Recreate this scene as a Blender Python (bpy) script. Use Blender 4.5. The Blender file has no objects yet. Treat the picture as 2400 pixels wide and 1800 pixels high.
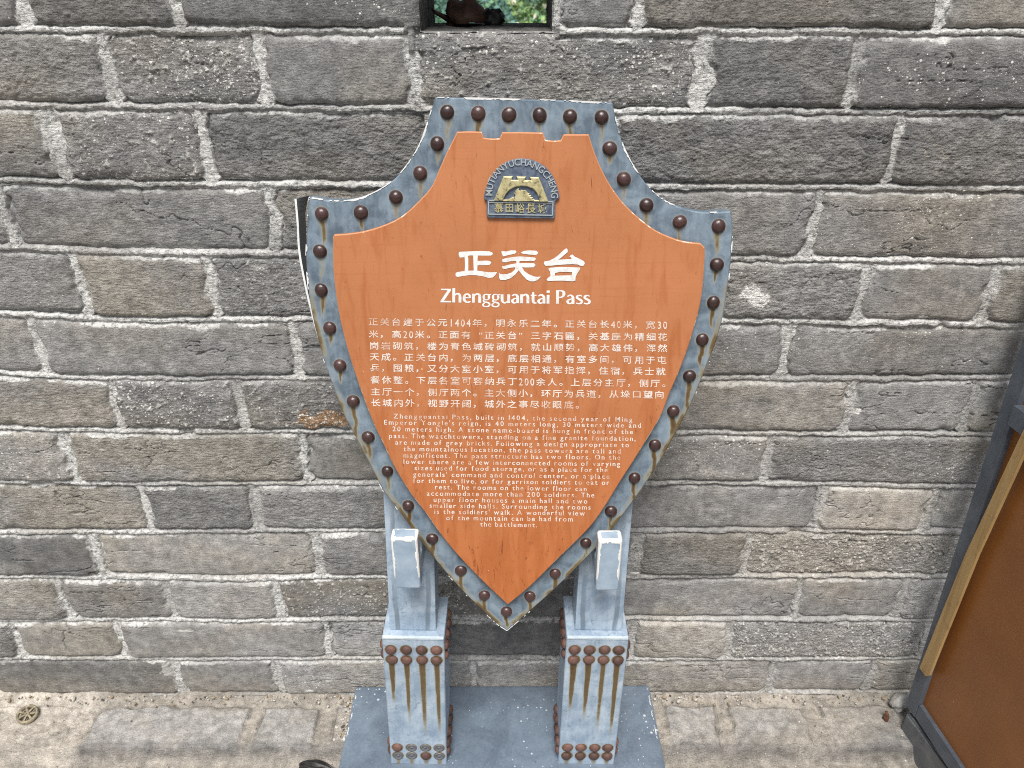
import bpy, bmesh, math, random
import numpy as np
from mathutils import Vector, Matrix, Quaternion
from mathutils.geometry import delaunay_2d_cdt, tessellate_polygon

R = math.radians
SC = bpy.context.scene
COL = SC.collection

# ------------------------------------------------------------------ camera
CAM_Z, CAM_Y, PITCH, FPX = 1.38, -1.15, R(28), 1800.0
cam_d = bpy.data.cameras.new('camera'); cam = bpy.data.objects.new('camera', cam_d); COL.objects.link(cam)
cam.location = (0, CAM_Y, CAM_Z); cam.rotation_euler = (R(90) - PITCH, 0, 0)
cam_d.sensor_width = 36; cam_d.lens = 36 * FPX / 2400; cam_d.clip_start = 0.02; cam_d.clip_end = 2000
SC.camera = cam
cam_d.dof.use_dof = True; cam_d.dof.focus_distance = 1.12; cam_d.dof.aperture_fstop = 9

# ------------------------------------------------------------------ sky, sun, exposure
SUN_TO = Vector((-0.04, -0.53, 1.02)).normalized()          # towards the sun: front left, high
W = bpy.data.worlds.new('World'); SC.world = W; W.use_nodes = True
nt = W.node_tree; nt.nodes.clear()
wo = nt.nodes.new('ShaderNodeOutputWorld'); bg = nt.nodes.new('ShaderNodeBackground')
sky = nt.nodes.new('ShaderNodeTexSky'); sky.sky_type = 'NISHITA'; sky.sun_disc = False
sky.sun_elevation = math.asin(SUN_TO.z); sky.sun_rotation = math.atan2(SUN_TO.x, SUN_TO.y)
sky.air_density = 1.2; sky.dust_density = 3.0
hs = nt.nodes.new('ShaderNodeHueSaturation'); hs.inputs['Saturation'].default_value = 0.42
nt.links.new(sky.outputs[0], hs.inputs['Color']); nt.links.new(hs.outputs[0], bg.inputs[0])
bg.inputs[1].default_value = 0.06; nt.links.new(bg.outputs[0], wo.inputs[0])
sun_d = bpy.data.lights.new('sun', 'SUN'); sun = bpy.data.objects.new('sun', sun_d); COL.objects.link(sun)
sun_d.energy = 2.4; sun_d.angle = R(25); sun_d.color = (1.0, 0.965, 0.92)
sun.rotation_euler = SUN_TO.to_track_quat('Z', 'Y').to_euler(); sun.location = (-1, -2, 4)
SC.view_settings.view_transform = 'Standard'; SC.view_settings.look = 'None'
SC.view_settings.gamma = 1; SC.view_settings.use_curve_mapping = False
SC.view_settings.exposure = 0.90
SC.cycles.use_denoising = False
SC.cycles.max_bounces = 6
SC.cycles.pixel_filter_type = 'BLACKMAN_HARRIS'; SC.cycles.filter_width = 1.0

# ------------------------------------------------------------------ photo pixel -> ray -> plane
CAMP = np.array((0, CAM_Y, CAM_Z))
FW = np.array((0, math.cos(PITCH), -math.sin(PITCH))); UP = np.array((0, math.sin(PITCH), math.cos(PITCH)))
def ray(px):
    px = np.asarray(px, float).reshape(-1, 2)
    return FW + ((px[:, 0] - 1200) / FPX)[:, None] * np.array((1.0, 0, 0)) - ((px[:, 1] - 900) / FPX)[:, None] * UP
def hit(px, p0, n):
    d = ray(px); p0 = np.asarray(p0, float); n = np.asarray(n, float)
    t = ((p0 - CAMP) @ n) / (d @ n)
    return CAMP + d * t[:, None]
def on_wall(px):  return hit(px, (0, 0, 0), (0, 1, 0))
def on_z(px, z):  return hit(px, (0, 0, z), (0, 0, 1))

# ------------------------------------------------------------------ noise
def _h(ix, iy, s):
    with np.errstate(over='ignore'):
        h = (ix.astype(np.int64) * 374761393 + iy.astype(np.int64) * 668265263 + s * 974634777) & 0xffffffff
        h = ((h ^ (h >> 13)) * 1274126177) & 0xffffffff
        h = ((h ^ (h >> 16)) * 2246822519) & 0xffffffff
    return ((h ^ (h >> 15)) & 0xffff) / 65535.0
def vn(x, y, s=0):
    ix = np.floor(x); iy = np.floor(y); fx = x - ix; fy = y - iy
    fx = fx * fx * fx * (fx * (fx * 6 - 15) + 10); fy = fy * fy * fy * (fy * (fy * 6 - 15) + 10)
    a = _h(ix, iy, s); b = _h(ix + 1, iy, s); c = _h(ix, iy + 1, s); d = _h(ix + 1, iy + 1, s)
    return (a + (b - a) * fx) * (1 - fy) + (c + (d - c) * fx) * fy
def fbm(x, y, s=0, o=4, g=0.5):
    t = 0; a = 1.0; n = 0
    for k in range(o):
        t = t + a * (vn(x * 2 ** k + 17.3 * k, y * 2 ** k - 9.1 * k, s + k) - 0.5); n += a; a *= g
    return t / n * 2            # about -1..1
def sst(a, b, x):
    t = np.clip((x - a) / (b - a), 0, 1); return t * t * (3 - 2 * t)

# ------------------------------------------------------------------ object helpers
def tag(o, label=None, cat=None, group=None, kind=None):
    for k, v in (('label', label), ('category', cat), ('group', group), ('kind', kind)):
        if v: o[k] = v
    return o
WP = {}
def put(name, me, mat=None, parent=None, loc=None, rot=None):
    """link a mesh; loc/rot are in world space (all parents are unrotated)"""
    o = bpy.data.objects.new(name, me); COL.objects.link(o)
    if mat:
        for m in (mat if isinstance(mat, (list, tuple)) else [mat]): me.materials.append(m)
    l = Vector(loc) if loc is not None else Vector((0, 0, 0))
    WP[o.name] = l.copy()
    if parent is not None:
        o.parent = parent; l = l - WP[parent.name]
    o.location = l
    if rot is not None:
        o.rotation_mode = 'QUATERNION'; o.rotation_quaternion = rot
    return o
def empty(name, loc):
    o = bpy.data.objects.new(name, None); COL.objects.link(o); o.location = loc; o.empty_display_size = 0.1
    WP[o.name] = Vector(loc); return o
def mesh(name, V, F, smooth=False, off=None):
    me = bpy.data.meshes.new(name)
    V = np.asarray(V, float)
    if off is not None: V = V - np.asarray(off)
    me.from_pydata([tuple(v) for v in V], [], [tuple(int(i) for i in f) for f in F]); me.update()
    if smooth: me.polygons.foreach_set('use_smooth', [True] * len(me.polygons))
    return me
def fattr(me, name, arr):
    a = me.attributes.new(name, 'FLOAT', 'POINT'); a.data.foreach_set('value', np.asarray(arr, np.float32).ravel())
def cattr(me, name, arr):
    arr = np.asarray(arr, np.float32)
    if arr.shape[1] == 3: arr = np.concatenate([arr, np.ones((len(arr), 1), np.float32)], 1)
    a = me.attributes.new(name, 'FLOAT_COLOR', 'POINT'); a.data.foreach_set('color', arr.ravel())
def gridmesh(name, P, keep=None):
    """P: (ny, nx, 3) array -> quad mesh made fast"""
    ny, nx = P.shape[:2]
    idx = np.arange(ny * nx).reshape(ny, nx)
    q = np.stack([idx[:-1, :-1], idx[:-1, 1:], idx[1:, 1:], idx[1:, :-1]], -1).reshape(-1, 4)
    if keep is not None: q = q[keep.reshape(-1)]
    me = bpy.data.meshes.new(name)
    me.vertices.add(ny * nx); me.vertices.foreach_set('co', P.astype(np.float32).ravel())
    me.loops.add(q.size); me.loops.foreach_set('vertex_index', q.astype(np.int32).ravel())
    me.polygons.add(len(q)); me.polygons.foreach_set('loop_start', (np.arange(len(q)) * 4).astype(np.int32))
    me.update(calc_edges=True); me.polygons.foreach_set('use_smooth', np.ones(len(q), bool))
    return me
class MB:
    def __init__(s): s.v = []; s.f = []; s.mi = []
    def add(s, V, F, m=0):
        n = len(s.v); s.v += [tuple(v) for v in V]; s.f += [tuple(i + n for i in f) for f in F]; s.mi += [m] * len(F)
    def box(s, a, b, M=None, bev=0.0, m=0):
        bm = bmesh.new(); bmesh.ops.create_cube(bm, size=1)
        a = Vector(a); b = Vector(b); c = (a + b) / 2; d = b - a
        for v in bm.verts: v.co = Vector((v.co.x * d.x, v.co.y * d.y, v.co.z * d.z)) + c
        if bev: bmesh.ops.bevel(bm, geom=bm.edges[:], offset=bev, segments=2, profile=0.6, affect='EDGES')
        if M is not None: bm.transform(M)
        s.bm(bm, m)
    def bm(s, bm, m=0):
        bm.verts.index_update(); s.add([v.co.copy() for v in bm.verts], [[v.index for v in f.verts] for f in bm.faces], m); bm.free()
    def mesh(s, name, smooth=False):
        me = mesh(name, s.v, s.f, smooth); me.polygons.foreach_set('material_index', s.mi); return me

# ------------------------------------------------------------------ material helpers
def newmat(name):
    m = bpy.data.materials.new(name); m.use_nodes = True; t = m.node_tree; t.nodes.clear()
    out = t.nodes.new('ShaderNodeOutputMaterial'); b = t.nodes.new('ShaderNodeBsdfPrincipled')
    t.links.new(b.outputs[0], out.inputs[0]); return m, t, b
class G:
    """tiny node-graph writer"""
    def __init__(s, t): s.t = t; s.tc = None
    def co(s):
        if s.tc is None: s.tc = s.t.nodes.new('ShaderNodeTexCoord')
        return s.tc.outputs['Object']
    def scaled(s, sc, loc=(0, 0, 0)):
        m = s.t.nodes.new('ShaderNodeMapping'); m.inputs['Scale'].default_value = sc; m.inputs['Location'].default_value = loc
        s.t.links.new(s.co(), m.inputs[0]); return m.outputs[0]
    def noise(s, scale, detail=4, rough=0.55, vec=None, dist=0.0):
        n = s.t.nodes.new('ShaderNodeTexNoise'); n.inputs['Scale'].default_value = scale
        n.inputs['Detail'].default_value = detail; n.inputs['Roughness'].default_value = rough; n.inputs['Distortion'].default_value = dist
        s.t.links.new(vec or s.co(), n.inputs['Vector']); return n.outputs[0]
    def voro(s, scale, vec=None, out='Distance'):
        n = s.t.nodes.new('ShaderNodeTexVoronoi'); n.inputs['Scale'].default_value = scale
        s.t.links.new(vec or s.co(), n.inputs['Vector']); return n.outputs[out]
    def attr(s, name, out='Fac'):
        n = s.t.nodes.new('ShaderNodeAttribute'); n.attribute_name = name; return n.outputs[out]
    def ramp(s, fac, stops, mode='LINEAR'):
        n = s.t.nodes.new('ShaderNodeValToRGB'); n.color_ramp.interpolation = mode
        e = n.color_ramp.elements
        while len(e) < len(stops): e.new(0.5)
        for k, (p, c) in enumerate(stops):
            e[k].position = p
            e[k].color = (c, c, c, 1) if not hasattr(c, '__len__') else (*c, 1)
        s.t.links.new(fac, n.inputs[0]); return n.outputs[0]
    def mix(s, f, a, b, mode='MIX'):
        n = s.t.nodes.new('ShaderNodeMix'); n.data_type = 'RGBA'; n.blend_type = mode
        for v, k in ((f, 0), (a, 6), (b, 7)):
            if hasattr(v, 'node'): s.t.links.new(v, n.inputs[k])
            elif k == 0: n.inputs[0].default_value = v
            else: n.inputs[k].default_value = (*v, 1) if hasattr(v, '__len__') else (v, v, v, 1)
        return n.outputs[2]
    def math(s, op, a, b=0.0, clamp=False):
        n = s.t.nodes.new('ShaderNodeMath'); n.operation = op; n.use_clamp = clamp
        for v, k in ((a, 0), (b, 1)):
            if hasattr(v, 'node'): s.t.links.new(v, n.inputs[k])
            else: n.inputs[k].default_value = v
        return n.outputs[0]
    def bump(s, h, strength, dist, b, prev=None):
        n = s.t.nodes.new('ShaderNodeBump'); n.inputs['Strength'].default_value = strength; n.inputs['Distance'].default_value = dist
        s.t.links.new(h, n.inputs['Height'])
        if prev is not None: s.t.links.new(prev, n.inputs['Normal'])
        if b is not None: s.t.links.new(n.outputs[0], b.inputs['Normal'])
        return n.outputs[0]
    def to(s, o, i): s.t.links.new(o, i)

def stone_material(name, mortar=(0.60, 0.60, 0.58)):
    m, t, b = newmat(name); g = G(t)
    tint = g.attr('tint', 'Color'); mort = g.attr('mort'); pit = g.attr('pit')
    n1 = g.noise(55, 6, 0.62); n2 = g.noise(420, 4, 0.6); n3 = g.noise(150, 4, 0.65)
    v = g.math('ADD', g.math('MULTIPLY', n1, 0.75), g.math('MULTIPLY', n2, 0.65))
    brick = g.mix(1.0, tint, g.ramp(v, [(0.42, 0.42), (0.70, 1.0), (0.98, 1.75)]), 'MULTIPLY')
    mo = g.mix(1.0, mortar, g.ramp(g.math('ADD', g.math('MULTIPLY', n3, 0.9), g.math('MULTIPLY', n2, 0.35)), [(0.44, 0.22), (0.60, 0.90), (0.9, 1.40)]), 'MULTIPLY')
    c = g.mix(mort, brick, mo)
    # pale grit grains
    vd = g.voro(230); cell = g.voro(230, out='Color')
    big = g.math('LESS_THAN', vd, g.math('MULTIPLY', g.math('SUBTRACT', g.ramp(cell, [(0.55, 0.0), (1.0, 1.0)]), g.math('SUBTRACT', 1.0, pit)), 1.0))
    vd2 = g.voro(480); cell2 = g.voro(480, out='Color')
    sm = g.math('LESS_THAN', vd2, g.math('MULTIPLY', g.math('SUBTRACT', g.ramp(cell2, [(0.62, 0.0), (1.0, 1.0)]), g.math('SUBTRACT', 0.92, pit)), 0.8))
    spk = g.math('MAXIMUM', big, sm)
    c = g.mix(g.math('MULTIPLY', spk, 0.85), c, (0.74, 0.73, 0.69))
    g.to(c, b.inputs['Base Color']); b.inputs['Roughness'].default_value = 0.93
    b.inputs['Specular IOR Level'].default_value = 0.25
    rg_ = g.attr('rgh')
    drag = g.math('MULTIPLY', g.noise(1.0, 5, 0.6, vec=g.scaled((90, 90, 330))), rg_)
    n2b = g.math('MULTIPLY', n2, g.math('ADD', g.math('MULTIPLY', rg_, 0.6), 0.4))
    p = g.bump(drag, 0.75, 0.005, None)
    p = g.bump(n2b, 0.75, 0.0028, None, p)
    g.bump(spk, 0.6, 0.0015, b, p)
    return m

# ================================================================== STRUCTURE
M_STONE = stone_material('old_grey_brick')
M_GROUND = stone_material('worn_paving', (0.50, 0.46, 0.40))

# ---- brick wall: courses and head joints as they stand in the photo
BED = [  # bed joint lines, photo pixels
    [(0, 71), (1050, 74), (1600, 75), (2400, 80)],
    [(0, 249), (300, 253), (1600, 264), (2400, 266)],
    [(0, 426), (300, 434), (1600, 441), (2400, 444)],
    [(0, 585), (250, 593), (1750, 610), (2400, 617)],
    [(0, 738), (160, 745), (260, 752), (1700, 755), (2300, 764), (2400, 766)],
    [(0, 877), (250, 889), (1700, 891), (2350, 889), (2400, 889)],
    [(0, 1006), (250, 1012), (1700, 1020), (2400, 1022)],
    [(0, 1132), (250, 1137), (1600, 1134), (2200, 1144), (2400, 1145)],
    [(0, 1251), (800, 1247), (1600, 1247), (2100, 1252), (2400, 1253)],
    [(0, 1354), (500, 1361), (800, 1357), (1600, 1354), (2400, 1355)],
    [(0, 1457), (800, 1455), (1600, 1455), (2400, 1458)],
    [(0, 1548), (800, 1546), (1550, 1549), (2400, 1547)],
    [(0, 1637), (750, 1630), (1600, 1632), (2400, 1624)]]
HEADS = [  # head joints (x pixel at mid course, width factor) and the pixel row they were read on
    (20, [51, 412, 982, 1297, 1500, 2207]), (155, [611, 971, 1650, 2005]), (340, [130, 477, 1010, 1440, 2103]),
    (510, [12, 640, 1160, 1480, 1915]), (675, [188, 497, 1100, 1690, 2025, 2328]), (815, [90, 691, 1200, 1843, 2460]),
    (950, [269, 564, 1160, 1500, 1991, 2276]), (1075, [161, 712, 1150, 1800, 2395]), (1190, [340, 597, 1080, 1330, 1921, 2184]),
    (1303, [228, 745, 1160, 1488, 1751, 2290]), (1405, [399, 651, 1175, 1420, 1872, 2115]), (1500, [37, 281, 769, 1020, 1480, 1710, 2172]),
    (1590, [419, 651, 1109, 1370, 1807, 2042])]
WIDE = {(1, 1650): 1.9, (2, 130): 1.9, (2, 477): 1.3, (9, 1488): 1.6, (8, 1921): 1.2, (12, 419): 1.2, (3, 640): 1.3, (8, 597): 1.5}
rng = random.Random(7)
XL = 2.6
beds = []
for ln in BED:
    p = on_wall(ln); beds.append((p[:, 0], p[:, 2]))
top_z = 1.93
def bedz(k, x):
    if k < 0:
        n = -k; return np.interp(x, *beds[0]) + 0.107 * n + (0.001 * np.sin(x * 3 + k))
    return np.interp(x, *beds[k])
heads = []
for k in range(-5, 13):
    if k < 0:
        xs = []; x = -XL + rng.random() * .4
        while x < XL: xs.append((x, 1.0)); x += rng.choice((0.22, 0.42, 0.43))
    else:
        row, lst = HEADS[k]
        xs = [(on_wall([(x, row)])[0][0], WIDE.get((k, x), 1.0)) for x in lst]
        a = xs[0][0]
        while a > -XL: a -= rng.choice((0.215, 0.43, 0.41)); xs.insert(0, (a, 1.0))
        a = xs[-1][0]
        while a < XL: a += rng.choice((0.215, 0.43, 0.41)); xs.append((a, 1.0))
    heads.append(xs)
# opening
OX0, OX1 = on_wall([(982, 40)])[0][0], on_wall([(1297, 40)])[0][0]
OZ0 = on_wall([(1140, 76)])[0][2]; OZ1 = OZ0 + 0.205; WT = 0.235
def axis(lo, hi, f0, f1, fine, coarse):
    a = np.arange(lo, f0, coarse); b = np.arange(f0, f1, fine); c = np.arange(f1, hi + coarse, coarse)
    return np.concatenate([a, b, c])
gx = axis(-XL, XL, -1.14, 1.14, 0.0016, 0.008); gz = axis(-0.05, top_z, -0.03, 1.36, 0.0016, 0.008)
X, Z = np.meshgrid(gx, gz)
wx = X + 0.0030 * fbm(X * 14, Z * 14, 3, 3) + 0.0030 * fbm(X * 45, Z * 45, 4, 2) + 0.0018 * fbm(X * 130, Z * 130, 5, 2)
wz = Z + 0.0022 * fbm(X * 11, Z * 14, 9, 3) + 0.0022 * fbm(X * 38, Z * 45, 10, 2) + 0.0014 * fbm(X * 130, Z * 130, 11, 2)
inside = np.full(X.shape, -1.0); bid = np.zeros(X.shape, int); hoff = np.zeros(X.shape)
azt = np.full(X.shape, 1.0); tbed = np.full(X.shape, 9.0); isbed = np.zeros(X.shape, bool)
lu = np.zeros(X.shape); lw = np.zeros(X.shape)
BR = [(0, 0, 0, 0, 0, 0)]
nb = 0
brick_info = {}
for ci, k in enumerate(range(-5, 13)):
    zt = bedz(k - 1, wx) if k > -5 else np.full(X.shape, 9.0)
    zb = bedz(k, wx) if k < 12 else bedz(12, wx)
    msk = (wz <= zt) & (wz > zb) if k < 12 else (wz <= zt)
    if k == 12: zb = zb - 0.0
    xs = heads[ci]; hx = np.array([h[0] for h in xs]); hwid = np.array([h[1] for h in xs])
    x_ = wx[msk]; z_ = wz[msk]
    hcx = hx[None, :] if False else hx
    slant = 0.0
    i = np.clip(np.searchsorted(hx, x_), 1, len(hx) - 1)
    xl, xr = hx[i - 1], hx[i]
    hl = 0.0086 * hwid[i - 1]; hr = 0.0086 * hwid[i]
    lim = 0.0066
    nA = fbm(z_ * 28 + i * 3.1, z_ * 0 + k * 7.7, 15, 3); nB = fbm(z_ * 28 + i * 3.1 + 50, z_ * 0 + k * 5.3, 16, 3)
    ax = np.minimum(x_ - xl - hl * (0.85 + 0.75 * nA), xr - hr * (0.85 + 0.75 * nB) - x_)
    at = zt[msk] - z_ - lim * 0.85; ab = z_ - zb[msk] - lim * 1.05
    az = np.minimum(at, ab)
    r = np.where(at > ab, 0.016, 0.009)
    qx = r - ax; qz = r - az
    sd = np.sqrt(np.maximum(qx, 0) ** 2 + np.maximum(qz, 0) ** 2) + np.minimum(np.maximum(qx, qz), 0) - r
    inside[msk] = -sd
    ids = nb + i; bid[msk] = ids
    azt[msk] = at; isbed[msk] = az < ax
    # signed place in the bed joint: + above centre, - below
    dtop = zt[msk] - z_; dbot = z_ - zb[msk]
    tbed[msk] = np.where(dtop < dbot, -dtop, dbot)
    lu[msk] = (x_ - (xl + xr) / 2); lw[msk] = z_ - (zt[msk] + zb[msk]) / 2
    for j in range(len(hx) + 1): brick_info[nb + j] = (k, hx[min(j, len(hx) - 1)])
    nb += len(hx) + 1
NB = nb + 2
rs = np.random.RandomState(21)
b_off = rs.uniform(-0.0040, 0.0045, NB); b_tx = rs.uniform(-0.010, 0.010, NB); b_tz = rs.uniform(-0.035, 0.035, NB)
b_val = np.clip(rs.normal(0.150, 0.014, NB), 0.115, 0.185); b_br = np.clip(rs.normal(0.20, 0.30, NB), -0.2, 1.0)
b_pit = np.clip(rs.uniform(0.10, 0.62, NB), 0.0, 0.62); b_rough = 0.30 + 1.15 * rs.rand(NB) ** 1.6
def at_brick(px, **kw):
    p = on_wall([px])[0]; ii = np.argmin(np.abs(gx - p[0])); jj = np.argmin(np.abs(gz - p[2])); b = bid[jj, ii]
    for a, v in kw.items(): {'val': b_val, 'br': b_br, 'pit': b_pit, 'off': b_off, 'rough': b_rough}[a][b] = v
# bricks that stand out in the photo
at_brick((300, 160), pit=0.75, rough=1.3, br=0.5, val=0.15); at_brick((300, 340), pit=0.7, rough=1.1, br=0.3)
at_brick((1300, 160), pit=0.72, rough=1.1, val=0.135); at_brick((1650, 20), val=0.115, br=0.9, pit=0.25)
at_brick((700, 20), val=0.105, pit=0.5, br=0.0); at_brick((200, 20), val=0.115, pit=0.2)
at_brick((450, 950), pit=0.72, rough=1.0, val=0.13); at_brick((700, 950), pit=0.68, val=0.13)
at_brick((100, 950), br=0.9, pit=0.05); at_brick((400, 1070), br=0.75, val=0.15, pit=0.1); at_brick((150, 1190), br=0.9, val=0.145, pit=0.05)
at_brick((470, 1190), val=0.11, pit=0.15); at_brick((100, 1300), val=0.085, br=0.0, pit=0.05); at_brick((480, 1300), br=0.55, val=0.16, pit=0.05)
at_brick((160, 1500), br=1.0, val=0.15, pit=0.05); at_brick((200, 1590), val=0.095, pit=0.1, br=0.2); at_brick((550, 1590), val=0.13, pit=0.3)
at_brick((80, 1400), br=0.7, val=0.135); at_brick((700, 1400), val=0.11, pit=0.7); at_brick((520, 1500), val=0.15, br=0.4)
at_brick((1600, 820), val=0.14); at_brick((1750, 950), val=0.165, br=0.45, pit=0.1); at_brick((2060, 1190), val=0.19, br=0.6, pit=0.05)
at_brick((1640, 1405), val=0.15, pit=0.15); at_brick((1600, 1500), val=0.185, br=0.55, pit=0.1); at_brick((1600, 1303), val=0.115, pit=0.1)
at_brick((2000, 1303), val=0.17, br=0.65, pit=0.75, rough=1.6, off=-0.004); at_brick((1900, 1500), val=0.16, pit=0.85, rough=1.4); at_brick((1640, 1590), val=0.165, pit=0.35, br=0.45)
at_brick((1900, 1590), val=0.16, pit=0.25); at_brick((1250, 1405), val=0.11, pit=0.4); at_brick((1250, 1500), val=0.10); at_brick((2250, 510), br=0.55, val=0.15)
at_brick((1850, 340), val=0.135, rough=1.5); at_brick((1800, 160), val=0.12); at_brick((2200, 160), val=0.115)
# pale broken patch where the front of a brick has spalled away
zone = ((X > OX0 - .016) & (X < OX1 + .010) & (Z > OZ0 - .024) & (Z < OZ0 + .006)) | ((np.abs(X - OX0) < .022) & (Z > OZ0) & (Z < OZ1 + .03))
jr = np.argmin(np.abs(gz - (OZ0 - .035))); ic = np.argmin(np.abs(gx - (OX0 - .035)))
z1 = (X > OX0 - .016) & (X < OX1 + .010) & (Z > OZ0 - .024) & (Z < OZ0 + .006); z2 = zone & ~z1
for A in (bid, lu, lw):
    A[z1] = np.broadcast_to(A[jr][None, :], A.shape)[z1]; A[z2] = np.broadcast_to(A[:, ic][:, None], A.shape)[z2]
inside = np.where(zone, np.maximum(inside, 0.0060), inside); azt = np.where(zone, 1.0, azt)
pr_ = b_rough[bid]
face = (b_off[bid] + b_tx[bid] * lu + b_tz[bid] * lw
        + 0.0016 * pr_ * fbm(X * 18, Z * 26, 31, 4) + 0.0009 * pr_ * fbm(X * 110, Z * 200, 37, 3) + 0.0008 * pr_ * fbm(X * 330, Z * 420, 41, 2))
# drag lines and cracks
ck = fbm(X * 7 + 0.25 * fbm(X * 40, Z * 40, 51, 2), Z * 26, 47, 4)
ckm = sst(0.05, 0.35, fbm(X * 5, Z * 8, 57, 2))
crack = (1 - sst(0.0, 0.022, np.abs(ck))) * ckm
face -= 0.0030 * crack
ck2 = fbm(X * 12 + 3, Z * 9, 63, 4); crack2 = (1 - sst(0.0, 0.012, np.abs(ck2))) * sst(0.25, 0.5, fbm(X * 4, Z * 5, 67, 2))
face -= 0.0028 * crack2
# pebbles standing out of pitted bricks
peb = np.clip(fbm(X * 150, Z * 150, 71, 2) - 0.42, 0, 1) * sst(0.5, 0.8, b_pit[bid])
face += 0.009 * peb
# chipped lower edges and corners
chip = sst(0.30, 0.75, fbm(X * 16, Z * 16, 77, 4)) * (1 - sst(0.0, 0.016, inside))
face -= 0.007 * chip
rnd = 0.0075 * np.exp(-np.clip(inside, 0, 1) / 0.0032)
face -= rnd
# mortar
mn = 0.0011 * fbm(X * 75, Z * 90, 81, 4) + 0.0007 * fbm(X * 330, Z * 330, 83, 2)
lump = fbm(X * 5, Z * 5, 87, 3)
t = tbed + 0.0008 * fbm(X * 20, Z * 3, 89, 2)
gv = sst(-0.35, 0.35, fbm(X * 9, Z * 30, 88, 3)); sv = sst(-0.5, 0.3, fbm(X * 7 + 9, Z * 30, 90, 3))
bedprof = -0.0040 + 0.0030 * sst(-0.0035, -0.001, t) * (1 - sst(0.0035, 0.0065, t)) - 0.0040 * gv * np.exp(-((t + 0.0036) / 0.0008) ** 2) - 0.0080 * sv * sst(0.0034, 0.0064, t)
hdprof = -0.0040 + 0.0012 * fbm(X * 60, Z * 12, 91, 3)
mortar = np.where(isbed, bedprof, hdprof) + mn * 1.3 + 0.0034 * lump
miss = sst(0.55, 0.8, fbm(X * 9, Z * 16, 97, 3)); mortar -= 0.009 * miss
mb = sst(-0.0012, 0.0012, inside)
H = mortar * (1 - mb) + face * mb
# mortar smeared over the brick edges (above all the top edge)
sm_n = fbm(X * 22, Z * 22, 101, 4); sm_f = fbm(X * 160, Z * 160, 103, 3)
reach = 0.0025 + 0.0100 * sm_n
smear = (1 - sst(0.0, 0.003, azt - reach * 1.1 + 0.003 * sm_f)) * (azt > 0)
side = (1 - sst(0.0, 0.0025, inside - 0.0065 * (sm_n - 0.05) + 0.002 * sm_f))
msk_m = np.clip(np.maximum(1 - mb, 0.85 * np.maximum(smear, side * 0.8)), 0, 1)
H += 0.0010 * smear * mb
# dirt on parts of the mortar
drt = sst(-0.1, 0.5, fbm(X * 8 + 5, Z * 10, 107, 4)); grime = sst(0.0, 0.5, X + 0.35 * fbm(X * 3, Z * 3, 108, 2)) * (1 - sst(0.55, 0.95, Z))
msk_m *= (1 - 0.55 * drt) * (1 - 0.5 * grime)
msk_m *= (1 - 0.75 * sv * sst(0.0042, 0.0066, t) * isbed * (1 - mb)) * (1 - 0.5 * gv * np.exp(-((t + 0.0036) / 0.0008) ** 2) * isbed * (1 - mb))  # groove and gap under the upper brick: dirt and shade put into the colour
msk_m *= 1 - 0.8 * miss * (1 - mb)
msk_m *= 1 - 0.62 * isbed * sst(0.0, 0.45, fbm(X * 3.5, Z * 32, 106, 3) + 0.35 * sm_f)
msk_m *= sst(-0.002, 0.016, Z + 0.006 * fbm(X * 20, Z * 20, 109, 2)) * .8 + .2
# pale lime bloom
bloom = sst(0.30, 0.85, fbm(X * 6, Z * 9, 111, 4) + 0.25 * sm_f) * 0.32
msk_m = np.maximum(msk_m, bloom)
# bird dropping, rust patch, lime patch seen in the photo
def spot(px, rx, rz, s, thr=0.35):
    p = on_wall([px])[0]
    d = np.sqrt(((X - p[0]) / rx) ** 2 + ((Z - p[2]) / rz) ** 2) + 0.75 * fbm(X * 55, Z * 55, s, 4)
    return 1 - sst(thr + 0.30, thr + 0.42, d)
white = np.maximum.reduce([spot((1762, 680), 0.026, 0.018, 121), spot((1775, 700), 0.020, 0.014, 125), spot((2010, 965), 0.011, 0.008, 131), spot((2165, 745), 0.02, 0.006, 133), spot((395, 1570), 0.02, 0.03, 135) * .35,
                           spot((440, 1475), 0.018, 0.003, 137) * .6, spot((725, 1615), 0.014, 0.004, 139) * .6, spot((1490, 1345), 0.013, 0.004, 141)])
rust = spot((770, 985), 0.060, 0.022, 151, 0.5)
# pale scratches on two bricks
scr = np.zeros(X.shape)
for x0, y0, sc_, segs in ((0, 1180, 2.458, [(482, 0, 468, 140), (505, 0, 566, 142), (425, 68, 645, 72), (180, 72, 385, 78), (598, 88, 652, 146), (20, 30, 46, 132), (700, 20, 800, 40), (250, 30, 420, 10)]),
                          (1600, 0, 2.765, [(1570, 870, 1722, 1022), (1530, 915, 1642, 1112), (1478, 868, 1562, 952), (1600, 980, 1700, 1030), (1690, 1075, 1700, 1110)]), (1700, 1200, 2.765, [(0, 450, 180, 400)])):
    for xa, ya, xb, yb_ in segs:
        p, q_ = on_wall([(x0 + xa / sc_, y0 + ya / sc_), (x0 + xb / sc_, y0 + yb_ / sc_)])[:, [0, 2]]
        jj = np.searchsorted(gz, [min(p[1], q_[1]) - .006, max(p[1], q_[1]) + .006]); ii = np.searchsorted(gx, [min(p[0], q_[0]) - .006, max(p[0], q_[0]) + .006])
        sl_ = (slice(*jj), slice(*ii)); P2 = np.stack([X[sl_], Z[sl_]], -1) + 0.0008 * fbm(X[sl_] * 120, Z[sl_] * 120, 145, 2)[..., None]
        ab_ = q_ - p; t_ = np.clip(((P2 - p) @ ab_) / (ab_ @ ab_), 0, 1); d_ = np.linalg.norm(P2 - p - t_[..., None] * ab_, axis=-1)
        scr[sl_] = np.maximum(scr[sl_], 1 - sst(.0006, .0020, d_))
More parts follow.
